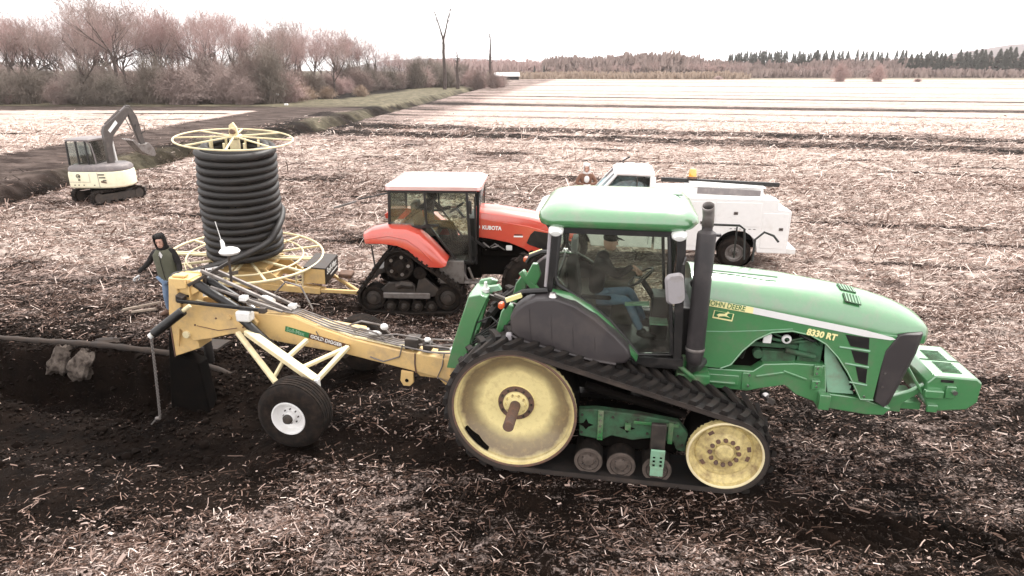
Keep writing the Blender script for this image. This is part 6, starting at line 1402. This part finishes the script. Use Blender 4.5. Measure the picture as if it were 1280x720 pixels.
# cab, bonnet
cp = [(1.20, .46), (1.20, 1.40), (1.24, 2.02), (1.32, 2.12), (2.02, 2.13), (2.18, 2.09), (2.85, 1.45), (3.95, 1.36), (4.12, 1.28), (4.16, .9), (4.16, .50), (3.62, .46)] + arc_pts(3.18, .46, .46, 0, 180)[1:-1] + [(2.70, .46)]
def cring(y, k): return [(x, y, z if z < 1.5 else 1.5 + (z - 1.5) * k) for x, z in cp]
b = MB(); b.loft([cring(-.98, 0.0), cring(-.94, .0), cring(.94, .0), cring(.98, 0.0)]); b.build('cab_body', 'white', tk, bev=.02)
b = MB(); b.loft([srr(1.24, 2.60, -.90, .90, .10, 1.44), srr(1.25, 2.50, -.88, .88, .10, 1.52)]); b.build('cab_shoulder', 'white', tk)
for s_ in (-1, 1):
    b = MB(); b.beam((1.27, s_ * .80, 2.02), (1.26, s_ * .88, 1.5), .14, .05); b.beam((2.12, s_ * .76, 2.07), (2.80, s_ * .86, 1.46), .07, .06); b.beam((1.24, s_ * .78, 2.04), (2.14, s_ * .76, 2.07), .07, .07)
    build_each(b, 'window_post', 'white', tk, bev=.012)
    b = MB(); b.add([(1.36, s_ * .86, 1.52), (2.66, s_ * .86, 1.50), (2.10, s_ * .79, 2.01), (1.34, s_ * .80, 2.0)], [(0, 1, 2, 3)]); so = b.build('side_window', 'tint_glass', tk, solid=.005)
    b = MB(); b.tube([(1.36, s_ * .875, 1.51), (2.70, s_ * .875, 1.49), (2.12, s_ * .80, 2.03), (1.34, s_ * .81, 2.02)], .014, 6, closed=True); b.beam((1.66, s_ * .87, 1.5), (1.64, s_ * .80, 2.02), .03); build_each(b, 'window_trim', 'dark_steel', tk)
    b = MB(); ellipsoid(b, (2.52, s_ * 1.08, 1.55), (.05, .12, .10)); b.build('door_mirror', 'black', tk)
    MB().box((1.62, s_ * .99, 1.32), (.14, .02, .03)).build('door_handle', 'dark_steel', tk)
    MB().tube([(1.30, s_ * .986, .55), (1.30, s_ * .986, 1.48)], .006, 5).build('door_seam', 'dark_steel', tk)
b = MB(); b.loft([srr(1.22, 2.20, -.80, .80, .12, 2.03), srr(1.22, 2.22, -.82, .82, .14, 2.07), srr(1.30, 2.10, -.72, .72, .14, 2.115), srr(1.45, 1.95, -.5, .5, .14, 2.13)]); b.build('truck_roof', 'white', tk, sharp=50)
b = MB(); b.add([(2.84, -.84, 1.46), (2.84, .84, 1.46), (2.16, .74, 2.05), (2.16, -.74, 2.05)], [(0, 1, 2, 3)]); b.build('windscreen', 'tint_glass', tk, solid=.006)
b = MB(); b.add([(1.24, -.80, 1.5), (1.24, .80, 1.5), (1.24, .74, 2.0), (1.24, -.74, 2.0)], [(0, 1, 2, 3)]); b.build('rear_window', 'tint_glass', tk, solid=.006)
MB().bb(1.5, 1.72, -.75, .75, 1.3, 1.72).build('bench_seat', 'white_cloth', tk, bev=.05)
MB().tube([(1.95, -.5, 2.10), (1.98, -.5, 2.18), (1.80, -.5, 2.26)], .02, 6).build('roof_aerial', 'black', tk)
MB().bb(4.14, 4.24, -.95, .95, .48, .70).build('front_bumper', 'chrome', tk, bev=.02); MB().bb(4.14, 4.19, -.6, .6, .78, 1.18).build('radiator_grille', 'black', tk, bev=.01)
for s_ in (-1, 1): MB().bb(4.13, 4.18, s_ * .78 - .13, s_ * .78 + .13, .88, 1.12).build('headlight', 'lens', tk, bev=.02)
for x in (0, 3.98):
    for s_ in (-1, 1): wheel(tk, (x, s_ * .95, .40), s_, .40, .25, .21, 'rubber_mud', 'steel', 'dark_steel', dish=.03, nb=8)
MB().bb(-1.1, 3.9, -.45, .45, .42, .62).build('truck_frame', 'mudblack', tk, bev=.02)
b = MB(); b.beam((-1.25, -.60, 1.84), (1.75, -.60, 1.92), .07, .11); b.build('bed_rail', 'black', tk, bev=.01)
MB().beam((-.6, -.99, 1.77), (1.1, -.99, 1.77), .05, .05).build('far_rail', 'white', tk)
bc = MB().lathe([(0, .20), (.07, .185), (.095, .14), (.10, .0), (.12, 0), (.12, -.06), (0, -.06)], (.95, -.62, 2.02), 'z', 20).build('beacon', 'amber', tk)
MB().lathe([(.13, -.06), (.13, -.01), (.11, .0)], (.95, -.62, 2.02), 'z', 20).build('beacon_base', 'rust', bc)
for o in list(tk.children):      # the cab sits ahead of the long service bed and is taller than first drawn
    if o.name.split('.')[0] in ('cab_body', 'cab_shoulder', 'window_post', 'side_window', 'window_trim', 'door_mirror', 'door_handle', 'door_seam', 'truck_roof', 'windscreen', 'rear_window', 'bench_seat', 'roof_aerial', 'front_bumper', 'radiator_grille', 'headlight'):
        for v in o.data.vertices: v.co.x += .80; v.co.z = v.co.z if v.co.z < 1.4 else 1.4 + (v.co.z - 1.4) * 1.28
# pale board loose on the bed; grey strip painted as shade on the far box
o = MB().beam((-.85, -.42, 1.80), (1.05, -.36, 1.90), .30, .035).build('pale_board', 'white', None, bev=.006); o.location = WT; o.rotation_euler = (0, 0, R(WH))
tag(o, 'pale flat board lying along the top of the white truck bed', 'board')
o = MB().beam((-.72, -.24, 1.66), (.85, -.20, 1.72), .06, .16).build('box_shade_strip', 'excav_grey', None, bev=.006); o.location = WT; o.rotation_euler = (0, 0, R(WH))  # grey tone stands in for shade on the far box's inner side
tag(o, 'grey strip added as shade on the far box wall below the pale board', 'shade strip')

# person behind the truck bonnet
p2 = thing('person', 'person in white hood and brown jacket standing behind the bonnet of the white truck', 'person', (2.48, 21.4, 0), 0)
J = dict(pelvis=(0, 0, .95), belly=(0, 0, 1.1), chest=(0, .02, 1.33), neck=(0, 0, 1.50), neck_top=(0, 0, 1.56), sh_l=(-.20, 0, 1.43), el_l=(-.34, -.10, 1.20), wr_l=(-.10, -.28, 1.18), sh_r=(.20, 0, 1.43), el_r=(.34, -.10, 1.20), wr_r=(.10, -.28, 1.18),
         hip_l=(-.10, 0, .9), kn_l=(-.12, -.03, .48), an_l=(-.12, 0, .09), toe_l=(-.14, -.2, .04), hip_r=(.10, 0, .9), kn_r=(.12, -.03, .48), an_r=(.12, 0, .09), toe_r=(.14, -.2, .04))
person_body(p2, J, 'brown_cloth', 'jeans', 'rust', 1.1); head_parts(p2, (0, -.03, 1.67), -95, 5, hood='white_cloth', s=1.1)
b = MB(); ellipsoid(b, (0, -.14, 1.33), (.09, .05, .12)); b.build('scarf', 'white_cloth', p2)
hand(p2, (-.10, -.28, 1.17), (.8, -.3, 0), (0, 0, -1), 'glove', curl=.8, side=-1); hand(p2, (.10, -.28, 1.17), (-.8, -.3, 0), (0, 0, -1), 'glove', curl=.8)

# ================================================================== compact excavator by the ditch
XO = (-15.6, 24.6, .0)
ex = thing('compact_excavator', 'pale yellow and grey compact excavator beside the ditch, bucket raised over it', 'excavator', XO, 0)
# undercarriage turned ~58 degrees, pointing away to the right
ua = R(60)
def uc(p): return (p[0] * math.cos(ua) - p[1] * math.sin(ua), p[0] * math.sin(ua) + p[1] * math.cos(ua), p[2])
ud = bpy.data.objects.new('undercarriage', None); 
b = MB()
b.bb(-.5, .5, -.6, .6, .30, .58); b.v = [Vector(uc(q)) for q in b.v]; b.build('carbody', 'mudblack', ex, bev=.03)
for s_ in (-1, 1):
    hp2 = hull_path([(-.92, .26, .24), (.92, .26, .24)], .06)
    me = belt_mesh(hp2, s_ * 1.02, s_ * .62, .05, 'track_belt', 'rubber_mud'); t_ = linked(me, 'track_belt', ex, Matrix.Rotation(ua, 4, 'Z'))
    X, Z, Tx, Tz = hull_path([(-.92, .26, .27), (.92, .26, .27)], .14); sh = MB().box((0, 0, .012), (.05, .40, .03)).mesh('track_shoe', 'rubber_mud', 30)
    for i in range(len(X)):
        nx, nz = Tz[i], -Tx[i]; linked(sh, 'track_shoe', t_, Matrix(((Tx[i], 0, nx, X[i]), (0, 1, 0, s_ * .82), (Tz[i], 0, nz, Z[i]), (0, 0, 0, 1))))
    b = MB(); b.bb(-.85, .85, s_ * .98, s_ * .90, .12, .40)
    for x in (-.92, .92): b.cyl((x, s_ * .66, .26), (x, s_ * 1.0, .26), .20, 20)
    for k in range(4): b.cyl((-.55 + .37 * k, s_ * .66, .12), (-.55 + .37 * k, s_ * 1.0, .12), .09, 12)
    b.v = [Vector(uc(q)) for q in b.v]; build_each(b, 'track_wheel', 'dark_steel', ex)
b = MB(); b.beam(uc((1.25, -.95, .28)), uc((1.25, .95, .28)), .06, .34); b.beam(uc((.6, .5, .35)), uc((1.2, .6, .3)), .10); b.beam(uc((.6, -.5, .35)), uc((1.2, -.6, .3)), .10); build_each(b, 'dozer_blade', 'boom_grey', ex, bev=.01)
# house: counterweight towards the camera, pointed nose to the right
hs = [(-1.22, -.55), (-1.16, -.84), (-1.0, -.93), (.45, -.98), (.95, -.86), (1.28, -.52), (1.36, -.1), (1.2, .5), (.8, .9), (-1.1, .9), (-1.24, .4)]
def hring(z, k=1.0, dy=0): return [(x * k, y * k + dy, z) for x, y in hs]
b = MB(); b.loft([hring(.62, .95), hring(.68, 1.0), hring(1.12, 1.0), hring(1.28, .985)]); cw = b.build('counterweight', 'excav_yellow', ex, bev=.02, sharp=50)
hs2 = [(x if x < .8 else x - .10, y) for x, y in hs]
b = MB(); b.loft([hring(1.285, .97), hring(1.40, .97), hring(1.50, .92), hring(1.54, .82)]); b.build('engine_cover', 'excav_grey', ex, bev=.02, sharp=50)
for k in range(3): MB().box((.47 + .02 * k, -.986 + .012 * k, 1.18 - .12 * k), (.28, .015, .045), (0, 0, .03)).build('louvre', 'black', cw)
MB().prism([(.42, .86), (.42, .94), (.66, .88), (.68, .83)], -.985, -.975).build('warning_panel', 'rust', cw)
MB().tube([(.32, -.985, .66), (.30, -.987, 1.26)], .008, 5).build('panel_seam', 'excav_grey', cw); MB().tube([(-1.1, -.935, .88), (-.1, -.975, .88), (-.1, -.975, 1.2)], .006, 5).build('panel_seam', 'excav_grey', cw)
e_ = MB(); e_.tube([(-.62 + .085 * math.cos(a), -.958, 1.12 + .07 * math.sin(a)) for a in [R(t) for t in range(0, 360, 30)]], .014, 5, closed=True); e_.box((-.60, -.96, 1.12), (.06, .01, .05)); e_.box((-.60, -.958, .97), (.09, .012, .06)); build_each(e_, 'emblem', 'black', cw)
for x in (-.85, -.66, -.42, .08): MB().box((x, -.95 - .02 * (x + .9), .76), (.06, .012, .035)).build('stencil_mark', 'black', cw)
# cab on the left
cx0, cx1, cy0, cy1 = -1.18, -.08, -.55, .75
for x, y in ((cx0, cy0), (-.70, cy0), (cx1 - .18, cy0), (cx0, cy1), (cx1, cy1), (cx0, .1)):
    MB().beam((x, y, 1.50), (x + (.06 if x < -1 else 0), y, 2.48), .07, .07).build('cab_post', 'black', ex, bev=.01)
MB().tube([(cx1 - .20, cy0, 2.46), (cx1 + .02, cy0 + .05, 2.35), (cx1 + .10, cy0 + .05, 1.9), (cx1 + .12, cy0 + .05, 1.56)], .032, 8).build('cab_post', 'excav_grey', ex)
b = MB(); b.loft([srr(cx0 - .02, cx1 + .02, cy0 - .05, cy1 + .05, .10, 2.46), srr(cx0 - .02, cx1 + .02, cy0 - .05, cy1 + .05, .12, 2.52), srr(cx0 + .1, cx1 - .1, cy0 + .08, cy1 - .08, .1, 2.57)]); b.build('cab_roof', 'excav_grey', ex)
MB().prism([(cx0 + .06, 1.52), (-.74, 1.52), (-.74, 2.44), (cx0 + .1, 2.44)], cy0 - .01, cy0 - .004).build('rear_window', 'glass', ex)
MB().prism([(-.66, 1.52), (cx1 + .08, 1.56), (cx1 - .0, 2.34), (cx1 - .2, 2.44), (-.66, 2.44)], cy0 - .01, cy0 - .004).build('rear_window', 'glass', ex)
MB().prism([(cy0, 1.52), (cy1, 1.52), (cy1, 2.44), (cy0, 2.44)], cx1 + .02, cx1 + .026, 'x').build('side_window', 'glass', ex)
b = MB(); b.bb(-.9, -.4, -.1, .3, 1.5, 1.8); b.box((-.65, -.15, 2.0), (.44, .12, .5)); build_each(b, 'seat', 'seat', ex, bev=.04)
MB().bb(-1.1, .0, -.5, .7, 1.5, 1.54).build('cab_floor', 'black', ex)
# boom, stick, bucket: plane turned away to the right
ex.scale = (.80, .84, .92)
ba = R(62)
def bp(u, z, w=0): return (.42 + u * math.cos(ba) - w * math.sin(ba), -.05 + u * math.sin(ba) + w * math.cos(ba), z)
def bprism(poly, w0, w1, nm, m, **kw):
    b = MB(); b.prism(poly, w0, w1); b.v = [Vector(bp(q.x, q.z, q.y)) for q in b.v]; return b.build(nm, m, ex, **kw)
bm_ = bprism([(-.10, 1.45), (.16, 1.45), (.20, 2.25), (.34, 2.62), (1.35, 3.52), (1.30, 3.68), (1.16, 3.72), (-.02, 2.98), (-.10, 2.80)], -.11, .11, 'boom', 'boom_grey', bev=.015)
bb_ = MB(); bb_.prism([(.12, 2.84), (.20, 2.74), (.62, 3.10), (.54, 3.22)], -.118, -.112); bb_.v = [Vector(bp(q.x, q.z, q.y)) for q in bb_.v]; bb_.build('boom_plate', 'letters', bm_)
b = MB(); b.beam(bp(0, 3.0, -.02), bp(1.18, 3.74, -.02), .10, .04); b.build('boom_top', 'excav_grey', bm_)
b = MB(); b.cyl(bp(.30, 1.6), bp(.26, 2.55), .05, 12); b.build('boom_ram', 'offwhite', ex)
b = MB(); b.cyl(bp(.1, 3.08, 0), bp(.85, 3.58, 0), .055, 12); b.build('arm_ram', 'boom_grey', ex)
bprism([(1.16, 3.78), (1.36, 3.78), (1.62, 3.3), (1.80, 2.2), (1.70, 2.12), (1.56, 2.2), (1.28, 3.2)], -.09, .09, 'arm', 'boom_grey', bev=.012)
b = MB(); b.tube([bp(1.0, 3.3, -.14), bp(1.15, 2.8, -.2), bp(1.35, 2.7, -.15), bp(1.45, 3.0, -.12)], .018, 6); b.tube([bp(1.6, 3.0, -.14), bp(1.85, 2.9, -.16), bp(1.85, 2.7, -.14), bp(1.66, 2.6, -.12)], .016, 6); build_each(b, 'hydraulic_hose', 'black', ex)
bk = bprism([(1.05, 2.36), (1.16, 2.40), (1.35, 2.20), (1.62, 2.16), (1.84, 2.22), (2.06, 1.95), (2.12, 1.70), (2.02, 1.62), (1.75, 1.70), (1.45, 1.86), (1.28, 2.06)], -.30, .30, 'bucket', 'steel', bev=.01)
for k in range(4):
    w = -.26 + k * .173; b = MB(); b.beam(bp(1.06, 2.37, w), bp(.92, 2.44, w), .06, .03); b.build('bucket_tooth', 'chrome', bk)
# ================================================================== things on the ground round the trench
def on_ground(o, u, v, dz=0):
    x, y = loc2(u, v); o.location = (x, y, gz(x, y) + dz); return o
from mathutils import noise as mn
def rock(seed, sx, sy, sz, name, mt):
    b = MB(); rows = []; se = lambda q, e: math.copysign(abs(q) ** e, q)
    for j in range(19):
        t = PI * j / 18; row = []
        for i in range(28):
            a = 2 * PI * i / 28; v = Vector((se(math.sin(t), .7) * se(math.cos(a), .7), se(math.sin(t), .7) * se(math.sin(a), .7), se(math.cos(t), .7)))
            k = 1 + .42 * mn.noise(v * 1.3 + Vector((seed, 0, 0))) + .20 * mn.noise(v * 3.5 + Vector((0, seed, 0))) + .10 * mn.noise(v * 9)
            row.append(Vector((v.x * sx * k, v.y * sy * k, v.z * sz * k)))
        row.append(row[0].copy()); rows.append(row)
    return b.grid(rows).build(name, mt, None, sharp=50)
o = on_ground(rock(3, .17, .15, .26, 'clay_slab', 'stone'), -8.50, .74, .06); o.rotation_euler = (-.25, .42, .1); tag(o, 'left of the two pale clay lumps on the trench wall', 'clay lump')
o = on_ground(rock(5, .19, .15, .25, 'clay_slab', 'stone'), -8.02, .70, .05); o.rotation_euler = (-.3, .34, -.1); tag(o, 'right of the two pale clay lumps on the trench wall', 'clay lump')
o = on_ground(rock(8, .22, .12, .06, 'clay_slab', 'pipe_mud'), -8.0, 1.25, .14); tag(o, 'flat grey clod lying on the trench lip behind the pipe', 'clod')
# muddy pipe lying along the trench lip
pts = []
for i in range(60):
    u = -12.5 + 7.4 * i / 59; v = .92 + .06 * math.sin(u * 1.1) - .25 * max(0, (u + 6.2)); x, y = loc2(u, v); z = .07 + .14 * math.exp(-((u + 8.0) / 1.3) ** 2) + .03 * math.sin(u * 1.7) - .12 * max(0, u + 6.4); pts.append((x, y, z))
o = MB().tube(pts, [.050 + .008 * math.sin(i * 1.7) + (.002 if i % 2 else 0) for i in range(60)], 12).build('muddy_pipe', 'pipe_mud', None); tag(o, 'muddy brown pipe lying along the far lip of the open trench at left', 'pipe')
# bent stalks standing out of the clods beside the plow
for k, (x, y, s) in enumerate(((-4.3, 11.2, 1), (-3.9, 11.0, .8), (-3.75, 11.35, .7))):
    rs = random.Random(k); z = gz(x, y); b = MB()
    for _ in range(5):
        a = rs.uniform(0, 6.28); b.tube([(0, 0, 0), (math.cos(a) * .1, math.sin(a) * .1, .28 * s), (math.cos(a) * .32, math.sin(a) * .3, .42 * s), (math.cos(a) * .5, math.sin(a) * .45, .2 * s)], [.012, .012, .009, .004], 4)
    o = b.build('bent_corn_stalk', 'straw', None); o.location = (x, y, z); tag(o, 'dry bent corn stalks standing behind the plow beam', 'corn stalk', 'bent corn stalks behind the plow beam')
# leaning stakes left of the worker's feet
for k, (x, y, L_, a) in enumerate(((-7.75, 12.55, .75, 10), (-7.6, 12.35, .6, -12))):
    o = MB().beam((-L_ / 2, 0, 0), (L_ / 2, 0, .12), .05, .04).build('wooden_stake', 'wood', None); o.location = (x, y, gz(x, y) + .12); o.rotation_euler = (0, 0, R(a)); tag(o, ('longer' if k == 0 else 'shorter') + ' pale wooden stake lying left of the worker', 'stake')

# ================================================================== thin grey air between the camera and the far trees
b = MB(); b.bb(-1400, 1500, -60, 1800, -3.2, 62); hz = b.build('haze', 'white', None); hz['kind'] = 'stuff'
m = bpy.data.materials.new('haze'); m.use_nodes = True; n, l = m.node_tree.nodes, m.node_tree.links; n.remove(n['Principled BSDF'])
pv = n.new('ShaderNodeVolumePrincipled'); pv.inputs['Density'].default_value = .00016; pv.inputs['Color'].default_value = (.93, .88, .88, 1); pv.inputs['Anisotropy'].default_value = .1
l.new(pv.outputs[0], n['Material Output'].inputs['Volume']); hz.data.materials.clear(); hz.data.materials.append(m)
print('tris', sum(len(m_.loops) - 2 * len(m_.polygons) for m_ in bpy.data.meshes))
